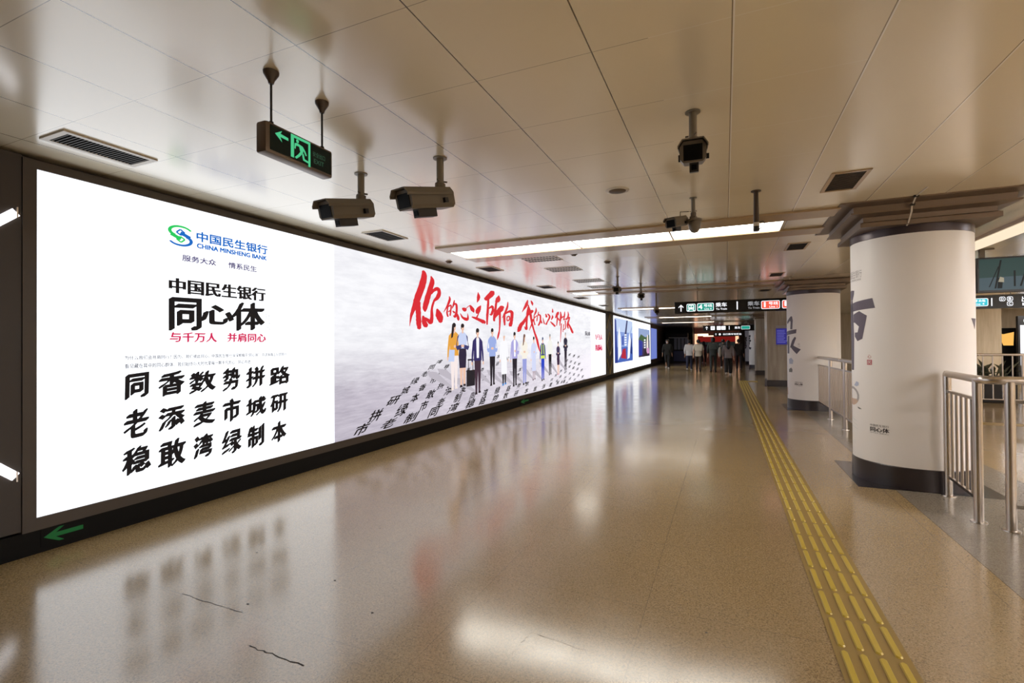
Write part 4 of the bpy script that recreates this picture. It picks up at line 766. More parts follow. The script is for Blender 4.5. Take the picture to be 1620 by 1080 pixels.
for i, (cy, s, lab) in enumerate(((CY[4], '麦', 'distant white wrapped round column past the square pillars'), (CY[5], '湾', 'most distant white wrapped round column'))):
    c = round_column(cy, lab); b = B(); text(b, s, (140, 218, 1.1, 2.0), cfn(cy), off=.02, nib=((0, 0), (2, .01), (-2, -.01)), step=6); obj('large_character', b, M['inkmat'], c, world=True)
t = thing('notice_board', 'blue notice on the marble square pillar', 'sign', (1.72, CY[2]-.52, 1.4))
b = B(); box(b, 1.55, 1.9, CY[2]-.525, CY[2]-.502, 1.4, 1.93); obj('board', b, M['notice'], t, world=True)
b = B(); box(b, 1.55, 1.9, CY[2]-.525, CY[2]-.502, 1.94, 2.03); obj('header', b, M['noticetop'], t, world=True)
b = B()
for i in range(9): box(b, 1.58, 1.58+random.uniform(.15, .29), CY[2]-.5265, CY[2]-.525, 1.86-i*.05, 1.872-i*.05)
obj('printed_lines', b, ec((120, 118, 190)), t, world=True)
# conduit over the first capital
tc = bpy.data.objects['ceiling_conduit']; b = B()
yb = CY[0]-.02-.737
tube(b, [(1.62, yb-.3, CZ-.006), (1.62, yb-.012, CZ-.006)], .006, 8); tube(b, [(1.62, yb-.01, CZ-.008), (1.62, yb+.10, CZ-.075), (1.62, yb+.108, CZ-.118), (1.62, yb+.2, CZ-.2), (1.62, yb+.24, CZ-.22)], .007, 8)
obj('pipe', b, M['ventframe'], tc, smooth=True, world=True)
b = B(); box(b, 1.6, 1.64, yb-.03, yb-.005, CZ-.016, CZ); box(b, 1.605, 1.635, yb+.06, yb+.09, CZ-.07, CZ-.05); obj('clamp', b, M['black'], tc, world=True)

# ------------------------------------------------------------------ stainless railings
def post(bm, x, y, h=1.15, r=.031):
    tube(bm, [(x, y, 0), (x, y, h)], r, 20); lathe(bm, [(r, .012), (r+.022, .01), (r+.024, .0)], 20, x, y)
RZ = 1.135
t = thing('railing', 'stainless railing bending round the corner in front of the nearest white column', 'railing', (1.85, 5.03, 0))
b = B()
arc = [(1.89, 5.79, RZ), (1.86, 5.4, RZ), (1.828, 5.1, RZ), (1.828, 5.03, RZ)]+[(1.928-.1*math.cos(R(a)), 4.99-.1*math.sin(R(a)), RZ) for a in range(0, 91, 15)]+[(2.1, 4.885, RZ), (3.25, 4.885, RZ)]
tube(b, arc, .031, 18); lathe(b, [(.0001, RZ+.031), (.02, RZ+.027), (.031, RZ), (.031, RZ-.04)], 18, 1.89, 5.79); obj('handrail', b, M['steel'], t, smooth=True, world=True)
for x, y in ((1.89, 5.79), (1.828, 5.03), (1.965, 4.885), (3.2, 4.885)):
    b = B(); post(b, x, y, RZ-.01); obj('post', b, M['steel'], t, smooth=True, world=True)
for z in (.975, .185):
    b = B(); box(b, -.011, .011, 0, math.hypot(.062, .76), z-.012, z+.012, mtx=Matrix.Translation((1.828, 5.03, 0)) @ Matrix.Rotation(-math.atan2(.062, .76), 4, 'Z')); obj('thin_rail', b, M['steel2'], t, world=True)
    b = B(); box(b, 1.965, 3.2, 4.877, 4.893, z-.012, z+.012); lathe(b, [(.0001, z-.02), (.02, z-.02), (.02, z+.02), (.0001, z+.02)], 14, 2.07, 4.878); obj('thin_rail', b, M['camgrey'], t, world=True)
for i in range(1, 6):
    f = i/6; b = B(); tube(b, [(1.828+.062*f, 5.03+.76*f, .185), (1.828+.062*f, 5.03+.76*f, .975)], .0105, 12); obj('baluster', b, M['steel2'], t, smooth=True, world=True)
b = B(); box(b, 1.99, 3.17, 4.882, 4.888, .197, .963); obj('glass_pane', b, M['glass'], t, world=True)
t = thing('railing', 'stainless railing with close upright bars between the two white columns', 'railing', (1.8, 9.55, 0))
PY = [12.13, 10.78, 9.55, 8.3, 7.05]
b = B(); tube(b, [(1.8, 12.13, RZ), (1.8, 6.98, RZ)], .031, 18); lathe(b, [(.0001, RZ+.031), (.02, RZ+.027), (.031, RZ), (.031, RZ-.04)], 18, 1.8, 12.13); obj('handrail', b, M['steel'], t, smooth=True, world=True)
for y in PY: b = B(); post(b, 1.8, y, RZ-.01, .03); obj('post', b, M['steel'], t, smooth=True, world=True)
for z in (.975, .2): b = B(); box(b, 1.789, 1.811, 7.05, 12.13, z-.012, z+.012); obj('thin_rail', b, M['steel2'], t, world=True)
for i in range(4):
    n = 10
    for k in range(1, n):
        y = PY[i]+(PY[i+1]-PY[i])*k/n; b = B(); tube(b, [(1.8, y, .2), (1.8, y, .975)], .0105, 10); obj('baluster', b, M['steel2'], t, smooth=True, world=True)
b = B(); box(b, 2.0, 2.9, 4.38, 4.82, 0, .06, bevel=.012); tag(obj('stone_plinth', b, mat('white stone', (222, 216, 206), .35)), 'low white stone block on the floor under the railing corner', 'plinth')

# ------------------------------------------------------------------ hanging direction signs
def sign_box(t, x0, x1, y, z0, z1, poles, th=.14):
    b = B(); box(b, x0, x1, y, y+th, z0, z1, bevel=.008); obj('case', b, M['sign'], t, world=True)
    for x in poles:
        b = B(); tube(b, [(x, y+th/2, z1-.01), (x, y+th/2, CZ)], .012, 10); lathe(b, [(.012, CZ-.01), (.03, CZ-.01), (.03, CZ)], 14, x, y+th/2); obj('hanger', b, M['pipe'], t, smooth=True, world=True)
def sfn(y): return lambda u, v, w: (u, y-.002-w, v)
def rr(bm, x0, x1, z0, z1, r, fn, mi=0, lay=0):
    pts = []
    for cx_, cz_, a0 in ((x1-r, z1-r, 0), (x0+r, z1-r, 90), (x0+r, z0+r, 180), (x1-r, z0+r, 270)):
        for a in range(0, 91, 30): pts.append((cx_+r*math.cos(R(a0+a)), cz_+r*math.sin(R(a0+a))))
    fan(bm, [fn(u, v, lay) for u, v in pts], mi)
def icon_box(t, x0, x1, z0, z1, y, m, border=.012):
    b = B(); f = sfn(y); rr(b, x0, x1, z0, z1, .03, f, 0, 0); rr(b, x0+border, x1-border, z0+border, z1-border, .024, f, 1, .001); return obj('line_badge', b, [M['signwhite'], m], t, world=True)
def arrow_up(bm, x, z0, z1, fn):
    w = (z1-z0); fan(bm, [fn(x+u*w, z0+v*w, 0) for u, v in ((0, 1), (.34, .66), (.34, .5), (.07, .77), (.07, 0), (-.07, 0), (-.07, .77), (-.34, .5), (-.34, .66))])
SY = 13.35; zo = .0
t = thing('hanging_sign', 'long black hanging sign with teal and red train line badges', 'sign', (.4, SY, 2.22))
sign_box(t, -1.205, 2.1, SY, 2.225, 2.53, (-.65, .30, 1.6)); f = sfn(SY)
b = B(); arrow_up(b, -1.045, 2.28, 2.455, f); obj('arrow', b, M['signwhite'], t, world=True)
bd = icon_box(t, -.907, -.689, 2.272, 2.468, SY, M['signteal']); b = B()
rr(b, -.865, -.731, 2.325, 2.445, .02, f, 0, .002); rr(b, -.85, -.805, 2.375, 2.425, .008, f, 1, .003); rr(b, -.791, -.746, 2.375, 2.425, .008, f, 1, .003)
for x in (-.845, -.775): rr(b, x, x+.024, 2.335, 2.355, .008, f, 1, .003)
for s in (-1, 1): fan(b, [f(-.798+s*u, v, .002) for u, v in ((.03, 2.325), (.055, 2.325), (.085, 2.285), (.06, 2.285))])
obj('train_symbol', b, [M['signwhite'], M['signteal']], bd, world=True)
def badge(t, x0, x1, z0, z1, num, zh, en, m, y=SY):
    f = sfn(y); bd = icon_box(t, x0, x1, z0, z1, y, m); w = x1-x0; b = B(); g = lambda u, v, l: f(u, v, l+.002)
    text(b, num, (x0+.07*w+(.08*w if num == '1' else 0), x0+(.24 if num == '1' else .32)*w, z0+.045, z1-.03), g, off=.01); text(b, zh, (x0+.4*w, x0+.9*w, z0+.095, z1-.028), g, off=.012); text(b, en, (x0+.44*w, x0+.86*w, z0+.03, z0+.075), g, off=.01)
    obj('badge_lettering', b, M['signwhite'], bd, world=True)
badge(t, -.652, -.259, 2.275, 2.475, '4', '号线', 'Line 4', M['signteal'])
badge(t, .812, 1.215, 2.275, 2.475, '1', '号线', 'Line 1', M['signred'])
bd = icon_box(t, 1.26, 1.48, 2.275, 2.475, SY, M['signred']); b = B(); rr(b, 1.31, 1.43, 2.33, 2.45, .02, lambda u, v, w: f(u, v, w+.002)); obj('train_symbol', b, M['signwhite'], bd, world=True)
for (a, c, m) in ((-.218, .044, M['signwhite']), (.512, .775, emit('worn sign white', (176, 176, 180), .8))):
    b = B(); text(b, '乘车', (a, c, 2.365, 2.475), f, off=.012); text(b, 'To Train', (a+.01, c, 2.29, 2.335), f, off=.015); obj('lettering', b, m, t, world=True)
b = B(); rr(b, .268, .293, 2.285, 2.485, .003, f); obj('divider', b, M['signwhite'], t, world=True)
# farther sign with small pictograms
SY2 = 31.0
t = thing('hanging_sign', 'distant black hanging sign with small white pictograms above the walkers', 'sign', (.2, SY2, 2.2))
sign_box(t, -1.2, 1.6, SY2, 2.19, 2.53, (-.7, .8)); f = sfn(SY2)
b = B(); arrow_up(b, -1.0, 2.27, 2.47, f)
obj('arrow', b, M['signwhite'], t, world=True)
for i, (x0, ch) in enumerate(((-.78, '出'), (-.45, '人'), (-.2, '口'))):
    b = B(); rr(b, x0, x0+.22, 2.26, 2.48, .02, f); obj('pictogram', b, M['signwhite'], t, world=True)
    b = B(); text(b, ch, (x0+.05, x0+.17, 2.3, 2.44), lambda u, v, w: f(u, v, w+.003)); obj('pictogram_mark', b, M['sign'], t, world=True)
b = B(); rr(b, .2, .23, 2.27, 2.47, .004, f); obj('divider', b, M['signwhite'], t, world=True)
b = B(); text(b, '乘车', (.5, .8, 2.3, 2.44), f, off=.01); obj('lettering', b, M['signwhite'], t, world=True)
icon_box(t, .85, 1.3, 2.27, 2.47, SY2, M['signteal'])
# sign over the hall
SY3 = 14.5
t = thing('hanging_sign', 'black hanging sign with a cyan badge under the television', 'sign', (5.6, SY3, 2.2))
sign_box(t, 4.6, 7.2, SY3, 2.19, 2.5, (5.9, 6.9)); f = sfn(SY3)
badge(t, 5.0, 5.49, 2.25, 2.43, '4', '号线', 'Line 4', M['signcyan'], SY3)
b = B(); rr(b, 5.54, 5.56, 2.25, 2.43, .003, f); obj('divider', b, M['signwhite'], t, world=True)
for x, z, ch in ((5.68, 2.35, 'D'), (5.81, 2.35, 'B'), (5.81, 2.24, 'C')):
    bd = icon_box(t, x, x+.105, z, z+.1, SY3, M['sign'], .01); b = B(); text(b, ch, (x+.028, x+.077, z+.022, z+.078), lambda u, v, w: f(u, v, w+.002), off=.02); obj('letter', b, M['signwhite'], bd, world=True)
b = B(); text(b, '出口', (6.06, 6.32, 2.32, 2.45), f, off=.015); obj('lettering', b, M['signwhite'], t, world=True); b = B(); text(b, 'Exit', (6.07, 6.3, 2.24, 2.3), f, off=.015); obj('lettering', b, M['signwhite'], t, world=True)

# television over the hall
t = thing('television', 'black framed television hanging under the ceiling beside the nearest white column', 'television', (4.0, 9.2, 2.15))
b = B(); box(b, 3.36, 4.46, 9.2, 9.27, 2.14, 2.65, bevel=.008); obj('bezel', b, M['black'], t, world=True)
b = B(); FTV = lambda u, v, w: (3.385+u*1.05, 9.1985-w, 2.175+v*.45)
def tq(pts, mi, l): fan(b, [FTV(u, v, l) for u, v in pts], mi)
tq([(0, 0), (1, 0), (1, .45), (0, .4)], 0, 0); tq([(0, .4), (1, .45), (1, 1), (0, 1)], 1, 0)
for x, y0, y1, w, s in ((.1, .1, .75, .012, .1), (.16, .05, .95, .02, .06), (.36, .1, .6, .02, .0), (.42, .1, .55, .02, .05), (.6, .0, .8, .02, 0), (.75, .1, .9, .03, .05), (.9, .0, .7, .02, 0)): tq([(x, y0), (x+w, y0), (x+w+s, y1), (x+s, y1)], 2, .001)
tq([(.19, .05), (.24, .05), (.25, .3), (.23, .42), (.2, .38)], 2, .0015); tq([(.2, .26), (.26, .24), (.26, .38), (.22, .42)], 3, .002); tq([(.5, .3), (.9, .5), (.85, .9), (.5, .8)], 4, .0006)
obj('screen', b, [emit('screen blue grey', (96, 116, 124), .5), emit('screen teal', (66, 92, 88), .5), emit('screen dark', (26, 28, 28), .7), emit('screen pale', (196, 186, 160), .6), emit('screen green', (52, 86, 74), .5)], t, world=True)
b = B(); box(b, 3.40, 3.46, 9.21, 9.26, 2.63, CZ); box(b, 3.30, 3.56, 9.2, 9.27, CZ-.02, CZ); obj('mount', b, M['camgrey'], t, world=True)

# the hall beyond the railing
t = thing('stair_railing', 'thin white barred railing round a stairwell across the hall', 'railing', (6.5, 14.6, 0))
b = B(); tube(b, [(5.2, 14.6, 1.14), (9.0, 14.6, 1.14)], .028, 12); obj('handrail', b, M['steel'], t, smooth=True, world=True)
b = B(); tube(b, [(5.2, 14.6, .12), (9.0, 14.6, .12)], .016, 10); obj('thin_rail', b, M['steel2'], t, smooth=True, world=True)
for i in range(22): b = B(); tube(b, [(5.25+i*.17, 14.6, .0 if i % 5 == 0 else .12), (5.25+i*.17, 14.6, 1.13)], .024 if i % 5 == 0 else .013, 10); obj('post' if i % 5 == 0 else 'baluster', b, M['steel'], t, smooth=True, world=True)
def planter(x, y, label):
    t = thing('planter', label, 'plant', (x, y, 0), group='planters behind the stair railing')
    b = B(); box(b, x-.45, x+.45, y-.25, y+.25, 0, .62, bevel=.02); obj('box', b, M['darkwall'], t, world=True)
    b = B()
    for i in range(46):
        a = random.uniform(0, 2*PI); l = random.uniform(.3, .65); el = random.uniform(.35, 1.2); px, py = x+random.uniform(-.38, .38), y+random.uniform(-.2, .2)
        d = Vector((math.cos(a)*math.cos(el), math.sin(a)*math.cos(el), math.sin(el))); s = Vector((-math.sin(a), math.cos(a), 0))*.045; p0 = Vector((px, py, .6))
        m_ = p0+d*l*.55; e = p0+d*l+Vector((0, 0, -.18*l)); vs = [b.verts.new(q) for q in (p0+s*.3, m_+s, e, m_-s, p0-s*.3)]; b.faces.new(vs)
    obj('leaves', b, M['foliage'], t, world=True)
M['foliage'] = mat('dusty grey green leaves', (96, 98, 80), .5)
planter(5.75, 15.3, 'box of grey green leaves behind the stair railing, under the cyan badge sign'); planter(7.1, 15.5, 'box of grey green leaves farther along the stair railing')
t = thing('poster_stand', 'dark framed orange poster standing across the hall', 'poster', (9.6, 24, 0))
b = B(); box(b, 9.2, 10.3, 24.0, 24.12, 0, 1.95, bevel=.02); obj('frame', b, M['black'], t, world=True)
b = B(); fan(b, [(u, 23.995, v) for u, v in ((9.3, 1.8), (9.5, 1.72), (9.8, 1.8), (9.78, 1.3), (9.5, 1.3))]); obj('poster', b, emit('orange poster', (250, 190, 96), .95), t, world=True)
t = thing('light_box', 'white lit sign panel with a black arrow header across the hall', 'sign', (10.6, 23, 0))
b = B(); box(b, 9.5, 11.2, 23.0, 23.15, 0, 2.35, bevel=.02); obj('case', b, M['black'], t, world=True)
b = B(); box(b, 9.56, 11.14, 22.99, 23.0, .6, 2.02); obj('lit_panel', b, M['signwhite'], t, world=True)
b = B(); rr(b, 9.65, 9.9, 2.1, 2.26, .07, sfn(23.0)); obj('arrow', b, M['signwhite'], t, world=True)
for x, y, w, lab in ((7.9, 22.0, .55, 'beige stone pillar across the hall behind the television'), (5.4, 19.5, .5, 'beige stone pillar across the hall beside the square pillars')):
    t = thing('column', lab, 'column', (x, y, 0), kind='structure'); b = B(); box(b, x-w, x+w, y-w, y+w, 0, CZ); obj('shaft', b, M['warmwall'], t, world=True)
    b = B(); box(b, x-w-.02, x+w+.02, y-w-.02, y+w+.02, 0, .2); obj('base_band', b, M['skirt'], t, world=True)
for x0, x1, y in ((2.4, 13.5, 27.0),):
    b = B(); box(b, x0, x1, y, y+.2, 0, CZ); struct('wall_hall', b, M['warmwall'], 'beige stone wall behind the far hall')
b = B(); box(b, 2.8, 13.9, 11.0, 11.32, 0, .003); struct('trim_5', b, M['yellow'], 'yellow tactile strip crossing the hall floor')

# ------------------------------------------------------------------ far end: shop and booth
t = thing('shop_front', 'red lit shop front at the far end behind the walkers', 'shop', (-.7, 44, 0))
b = B(); box(b, -2.4, 1.1, 44.2, 44.4, 0, CZ); obj('back_wall', b, emit('shop interior glow', (70, 34, 26), .5), t, world=True)
b = B(); box(b, -2.4, 1.0, 43.9, 44.0, 1.62, 2.05); obj('red_band', b, emit('red shop fascia', (120, 22, 18), .8), t, world=True)
b = B(); box(b, -2.4, 1.0, 43.95, 44.05, 1.0, 1.6); obj('counter_display', b, emit('teal shop display', (36, 44, 44), .6), t, world=True)
for x0, x1, z0, z1 in ((-2.35, -1.3, 2.12, 2.3), (-1.7, -.9, 2.06, 2.14), (-.1, .95, 2.08, 2.36)):
    b = B(); box(b, x0, x1, 43.88, 43.9, z0, z1); obj('lit_strip', b, emit('warm shop light', (255, 226, 190), 2.2), t, world=True)
for x in (-2.25, .88): b = B(); box(b, x-.12, x+.12, 43.86, 43.95, 1.0, 2.3); obj('lit_post', b, emit('shop glow post', (255, 190, 150), 1.3), t, world=True)
b = B(); box(b, -2.62, -2.42, 43.7, 44.0, 0, CZ); obj('door_frame', b, M['warmwall'], t, world=True)
t = thing('hanging_sign', 'small lit black sign with white writing in front of the red shop', 'sign', (.1, 40, 2.2))
sign_box(t, -.8, 1.2, 40.0, 2.02, 2.3, (-.5, .9), .1); f = sfn(40.0); b = B(); arrow_up(b, -.65, 2.08, 2.24, f)
obj('arrow', b, M['signwhite'], t, world=True); b = B(); text(b, '●', (-.45, -.3, 2.09, 2.24), f); obj('dot_symbol', b, M['signwhite'], t, world=True); b = B(); text(b, '出口乘车地铁站', (-.15, 1.1, 2.1, 2.24), f, off=.01); obj('lettering', b, M['signwhite'], t, world=True)
t = thing('service_booth', 'dark booth with pale upright panels and a blue lower front at the far end', 'booth', (-3.4, 40, 0))
b = B(); box(b, -4.3, -2.7, 40.4, 41.6, 0, 2.3); obj('body', b, M['darkwall'], t, world=True)
b = B(); box(b, -3.75, -2.75, 40.3, 40.4, .1, .92, bevel=.02); obj('blue_front', b, mat('dark blue front', (42, 38, 92), .4), t, world=True)
for i in range(4): b = B(); box(b, -3.7+i*.27, -3.5+i*.27, 40.34, 40.4, 1.02, 1.9); obj('window_panel', b, mat('grey window panel', (116, 114, 120), .3), t, world=True)
b = B(); box(b, -4.1, -2.7, 40.3, 40.42, 1.92, 1.98); obj('ledge', b, M['ventframe'], t, world=True)

# ------------------------------------------------------------------ walkers
def skin_mesh(verts, edges, root, sub=2):
    me = bpy.data.meshes.new('skin'); me.from_pydata([v[:3] for v in verts], edges, []); o = bpy.data.objects.new('skin', me); COL.objects.link(o)
    sk = o.modifiers.new('Skin', 'SKIN'); sk.use_smooth_shade = True; ss = o.modifiers.new('Subsurf', 'SUBSURF'); ss.levels = sub; ss.render_levels = sub
    for i, v in enumerate(verts):
        d = me.skin_vertices[0].data[i]; r = v[3]; d.radius = r if isinstance(r, tuple) else (r, r); d.use_root = (i == root)
    dg = bpy.context.evaluated_depsgraph_get(); dg.update(); out = bpy.data.meshes.new_from_object(o.evaluated_get(dg)); bpy.data.objects.remove(o); bpy.data.meshes.remove(me); return out
_hand = None
def hand_mesh():
    global _hand
    if _hand: return _hand
    V = [(0, 0, .02, .026), (0, 0, -.045, (.034, .02)), (0, 0, -.085, (.034, .018))]; E = [(0, 1), (1, 2)]
    for i, (x, l) in enumerate(((-.031, .068), (-.011, .08), (.01, .076), (.03, .058))):
        n = len(V); V += [(x, -.002, -.098, .0095), (x*1.1, -.010, -.098-l*.5, .009), (x*1.1, -.03, -.098-l, .007)]; E += [(2, n), (n, n+1), (n+1, n+2)]
    n = len(V); V += [(.04, -.014, -.04, .012), (.058, -.024, -.07, .0105), (.06, -.034, -.1, .008)]; E += [(1, n), (n, n+1), (n+1, n+2)]
    _hand = skin_mesh(V, E, 1, 1); return _hand
def person(label, loc, rz, H, cloth, legs, shoe, stride=.22, phase=1, hair='short', wide=False, bag=None, mask=False, sleeve_long=True, loosep=0.0):
    s = H/1.70; t = thing('person', label, 'person', loc, rz)
    ph = phase; L = dict()
    hipz, kz = .92, .50
    # forward = +Y ; phase 1: the foot on the +X side is in front
    def leg(side):
        f = side*ph*stride
        hip = (side*.09, 0, hipz); knee = (side*.095, f*.62+.05, kz if f > 0 else kz+.01); ank = (side*.095, f*1.15 if f > 0 else f*1.35, .085 if f > 0 else .14)
        toe = (side*.105, ank[1]+.15, .035 if f > 0 else .03); return hip, knee, ank, toe
    def arm(side):
        f = -side*ph*stride
        return (side*.185, 0, 1.405), (side*.235, f*.35-.03, 1.13), (side*.24, f*.95+.05, .89)
    # body: one continuous skin surface from pelvis to head, arms and legs
    V = [(0, 0, .95, (.15, .105)), (0, 0, 1.12, (.125, .095)), (0, .01, 1.3, (.155, .105)), (0, .0, 1.42, (.09, .075)), (0, .0, 1.475, .055), (0, .015, 1.535, (.066, .078)), (0, .02, 1.605, (.078, .096)), (0, .012, 1.665, (.064, .08))]
    E = [(0, 1), (1, 2), (2, 3), (3, 4), (4, 5), (5, 6), (6, 7)]
    for sd in (-1, 1):
        a, e, w = arm(sd); n = len(V); V += [(*a, .052), (*e, .041), (*w, .028)]; E += [(2, n), (n, n+1), (n+1, n+2)]
        h, k_, an, to = leg(sd); n = len(V); V += [(*h, .088), (*k_, .056), (*an, .038), (*to, .03)]; E += [(0, n), (n, n+1), (n+1, n+2), (n+2, n+3)]
    b = B(); me = skin_mesh(V, E, 0); b.from_mesh(me)
    for sd in (-1, 1):
        hm = hand_mesh(); w = arm(sd)[2]; hb = B(); hb.from_mesh(hm)
        for v in hb.verts: v.co = Vector((v.co.x*1, v.co.y*1, v.co.z)) if sd < 0 else Vector((-v.co.x, v.co.y, v.co.z))
        rot = Matrix.Rotation(R(90*sd), 4, 'Z')
        for v in hb.verts: v.co = rot @ v.co + Vector(w)+Vector((0, 0, -.015))
        tmp = bpy.data.meshes.new('h'); hb.to_mesh(tmp); hb.free(); b.from_mesh(tmp)
    # face: nose, ears, brow, mouth, eyes sit on the head front (+Y)
    def blob(c, r, mi=0):
        q = bmesh.ops.create_uvsphere(b, u_segments=10, v_segments=8, radius=1)
        for v in q['verts']: v.co = Vector((c[0]+v.co.x*r[0], c[1]+v.co.y*r[1], c[2]+v.co.z*r[2]))
        for f in {f for v in q['verts'] for f in v.link_faces}: f.material_index = mi
    blob((0, .108, 1.585), (.013, .02, .024)); blob((-.083, .01, 1.59), (.012, .022, .032)); blob((.083, .01, 1.59), (.012, .022, .032))
    for sd in (-1, 1): blob((sd*.03, .095, 1.608), (.013, .01, .008), 1)
    blob((0, .092, 1.545), (.024, .012, .006), 2); blob((0, .075, 1.51), (.035, .03, .022))
    for v in b.verts: v.co *= s
    obj('body', b, [M['skin'], M['hair'], mat('lips', (168, 92, 88), .5)], t, smooth=True)
    # hair
    b = B(); q = bmesh.ops.create_uvsphere(b, u_segments=20, v_segments=14, radius=1)
    for v in q['verts']:
        c = v.co.copy(); fr = max(0, c.y); v.co = Vector((c.x*.099, -.005+c.y*.118*(1-.22*fr*(1 if c.z < .3 else .2)), 1.625+c.z*(.098 if c.z > 0 else (.115 if hair == 'short' else .2)*(1-.75*fr))))
    if hair == 'long':
        tube(b, [(0, -.07, 1.6), (0, -.105, 1.48), (0, -.125, 1.36), (0, -.12, 1.27)], [.085, .095, .08, .035], 12)
    if hair == 'bun':
        q = bmesh.ops.create_uvsphere(b, u_segments=12, v_segments=8, radius=.05)
        for v in q['verts']: v.co += Vector((0, -.12, 1.66))
    for v in b.verts: v.co *= s
    obj('hair', b, M['hair'], t, smooth=True)
    # upper garment
    g = .03+(.015 if wide else 0)
    V = [(0, 0, .87 if not wide else .82, (.172+g*.6, .125+g*.5)), (0, 0, 1.0, (.16+g*.6, .118+g*.6)), (0, 0, 1.12, (.14+g, .105+g)), (0, .01, 1.3, (.165+g, .112+g)), (0, .0, 1.425, (.11+g, .085)), (0, .0, 1.47, .075)]; E = [(0, 1), (1, 2), (2, 3), (3, 4), (4, 5)]
    for sd in (-1, 1):
        a, e, w = arm(sd); n = len(V); wv = tuple(e[i]+(w[i]-e[i])*(.86 if sleeve_long else .0) for i in range(3))
        V += [(*a, .066+g*.4), (*e, .052+g*.4)]; E += [(3, n), (n, n+1)]
        if sleeve_long: V.append((*wv, .04+g*.3)); E.append((n+1, n+2))
    b = B(); b.from_mesh(skin_mesh(V, E, 1))
    for v in b.verts: v.co *= s
    obj('jacket' if wide else 'shirt', b, cloth, t, smooth=True)
    # trousers
    V = [(0, 0, 1.02, (.158, .115)), (0, 0, .93, (.17, .128))]; E = [(0, 1)]
    for sd in (-1, 1):
        h, k_, an, to = leg(sd); n = len(V); V += [(h[0], h[1], h[2]-.06, .102+loosep*.3), (*k_, .072+loosep), (an[0], an[1]-.01, an[2]+.06, .056+loosep), (an[0], an[1]-.005, an[2]-.02, .054+loosep)]; E += [(1, n), (n, n+1), (n+1, n+2), (n+2, n+3)]
    b = B(); b.from_mesh(skin_mesh(V, E, 1))
    for v in b.verts: v.co *= s
    obj('trousers', b, legs, t, smooth=True)
    for sd in (-1, 1):
        h, k_, an, to = leg(sd); b = B(); q = bmesh.ops.create_uvsphere(b, u_segments=14, v_segments=10, radius=1)
        tl = 0 if sd*ph > 0 else .35
        for v in q['verts']:
            c = v.co; v.co = Vector((c.x*.05, c.y*.145+.055, max(c.z, -.55)*.062)); v.co = Matrix.Rotation(-tl, 4, 'X') @ v.co; v.co += Vector((an[0], an[1], an[2]-.05+(.0 if tl == 0 else -.03)))
        mz = min(v.co.z for v in b.verts)
        for v in b.verts: v.co.z -= mz-.001; v.co *= s
        obj('shoe', b, shoe, t, smooth=True)
    if mask:
        b = B(); q = bmesh.ops.create_uvsphere(b, u_segments=14, v_segments=10, radius=1)
        for v in q['verts']: v.co = Vector((v.co.x*.062, .07+v.co.y*.045, 1.553+v.co.z*.045))*s
        obj('face_mask', b, mat('white face mask', (226, 226, 230), .6), t, smooth=True)
    return t
WHITE = mat('white shirt', (206, 204, 204), .7); CREAM = mat('cream shirt', (186, 178, 164), .7); JEANS = mat('navy jeans', (40, 44, 70), .7); DKBROWN = mat('dark brown trousers', (44, 32, 26), .7); DKGREEN = mat('dark green grey suit', (40, 46, 44), .7); BLK = mat('black cloth', (22, 21, 22), .7)
MAUVE = mat('grey mauve top', (140, 130, 132), .7); PLUM = mat('dark plum top', (70, 34, 48), .7); BRN = mat('black brown coat', (34, 24, 22), .7); OLIVE = mat('dark olive jacket', (38, 38, 32), .7)
person('person in a dark jacket and white mask walking towards the viewer by the dark wall', (-3.136, 29.98, 0), PI, 1.70, OLIVE, BLK, M['shoewhite'], phase=-1, mask=True, wide=True)
p2 = person('person in a white shirt and navy jeans walking away beside the cream shirt', (-1.80, 28.1, 0), 0, 1.65, WHITE, JEANS, M['shoewhite'], phase=1)
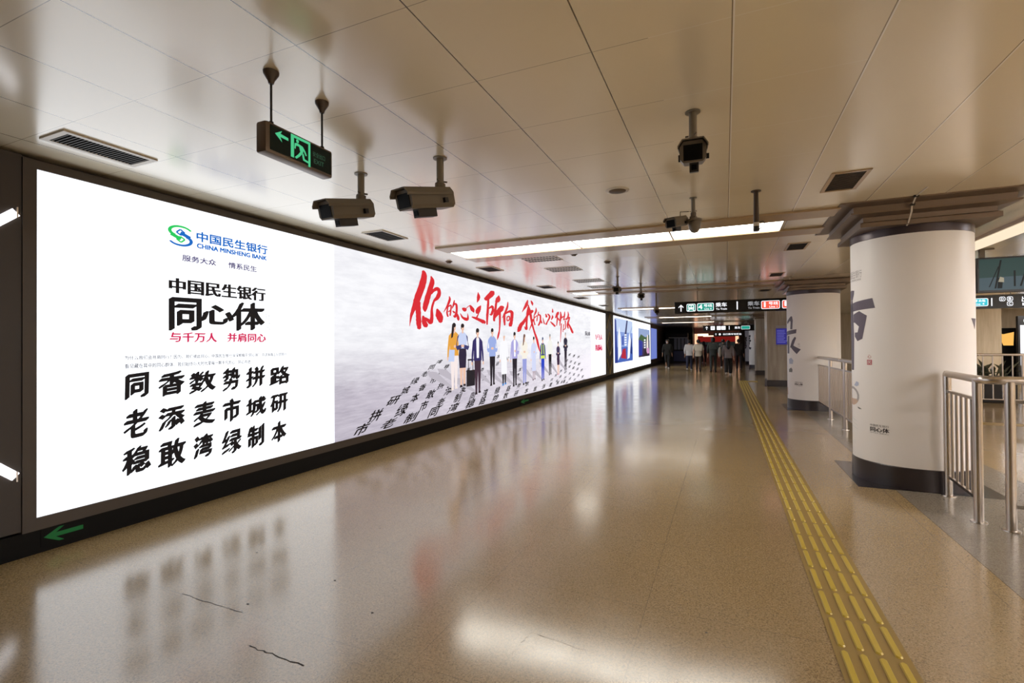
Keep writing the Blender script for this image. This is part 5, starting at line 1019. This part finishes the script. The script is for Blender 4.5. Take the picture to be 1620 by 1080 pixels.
person('person in a loose cream shirt and dark brown trousers walking away', (-1.28, 26.95, 0), 0, 1.66, CREAM, DKBROWN, M['shoeblack'], phase=-1, wide=True, sleeve_long=False)
person('tall person in a dark grey green suit walking away in the middle of the corridor', (-.57, 26.55, 0), 0, 1.76, DKGREEN, DKGREEN, M['shoeblack'], phase=1, stride=.14, wide=True, hair='bun')
person('person in grey half hidden behind the dark grey green suit', (-.12, 31.5, 0), 0, 1.70, mat('grey top', (86, 88, 90), .7), BLK, M['shoewhite'], phase=-1)
person('woman with long black hair, grey top and wide black trousers walking away', (.12, 24.57, 0), 0, 1.58, MAUVE, BLK, M['shoewhite'], phase=1, stride=.16, hair='long', loosep=.035)
person('person in a black brown coat walking away close to the columns', (.66, 28.8, 0), 0, 1.68, BRN, mat('black plum trousers', (30, 20, 22), .7), M['shoeblack'], phase=-1, wide=True)
person('small distant person in a plum top between the cream shirt and the dark suit', (-1.45, 38.5, 0), 0, 1.62, PLUM, BLK, M['shoewhite'], phase=1, hair='long')
# bags they carry
t = thing('shoulder_bag', 'pale cloth bag at the side of the woman with long black hair', 'bag', (-.14, 24.6, .9))
b = B(); q = bmesh.ops.create_uvsphere(b, u_segments=16, v_segments=12, radius=1)
for v in q['verts']: v.co = Vector((-.238+v.co.x*.07, 24.6+v.co.y*.1, 1.03+v.co.z*(.2 if v.co.z < 0 else .26)))
obj('pouch', b, mat('pale bag cloth', (178, 172, 160), .7), t, smooth=True, world=True)
b = B(); tube(b, [(-.23, 24.55, 1.22), (-.16, 24.53, 1.33), (-.09, 24.57, 1.37), (-.15, 24.64, 1.33), (-.23, 24.65, 1.22)], .012, 8); obj('strap', b, mat('bag strap', (150, 144, 134), .7), t, smooth=True, world=True)
t = thing('handbag', 'black handbag hanging beside the navy jeans', 'bag', (-1.6, 27.9, .8))
b = B(); box(b, -1.53, -1.41, 27.66, 27.86, .74, .98, bevel=.03); obj('pouch', b, BLK, t, world=True)
b = B(); tube(b, [(-1.47, 27.68, .97), (-1.47, 27.72, 1.07), (-1.47, 27.8, 1.07), (-1.47, 27.84, .97)], .01, 8); obj('handle', b, BLK, t, smooth=True, world=True)
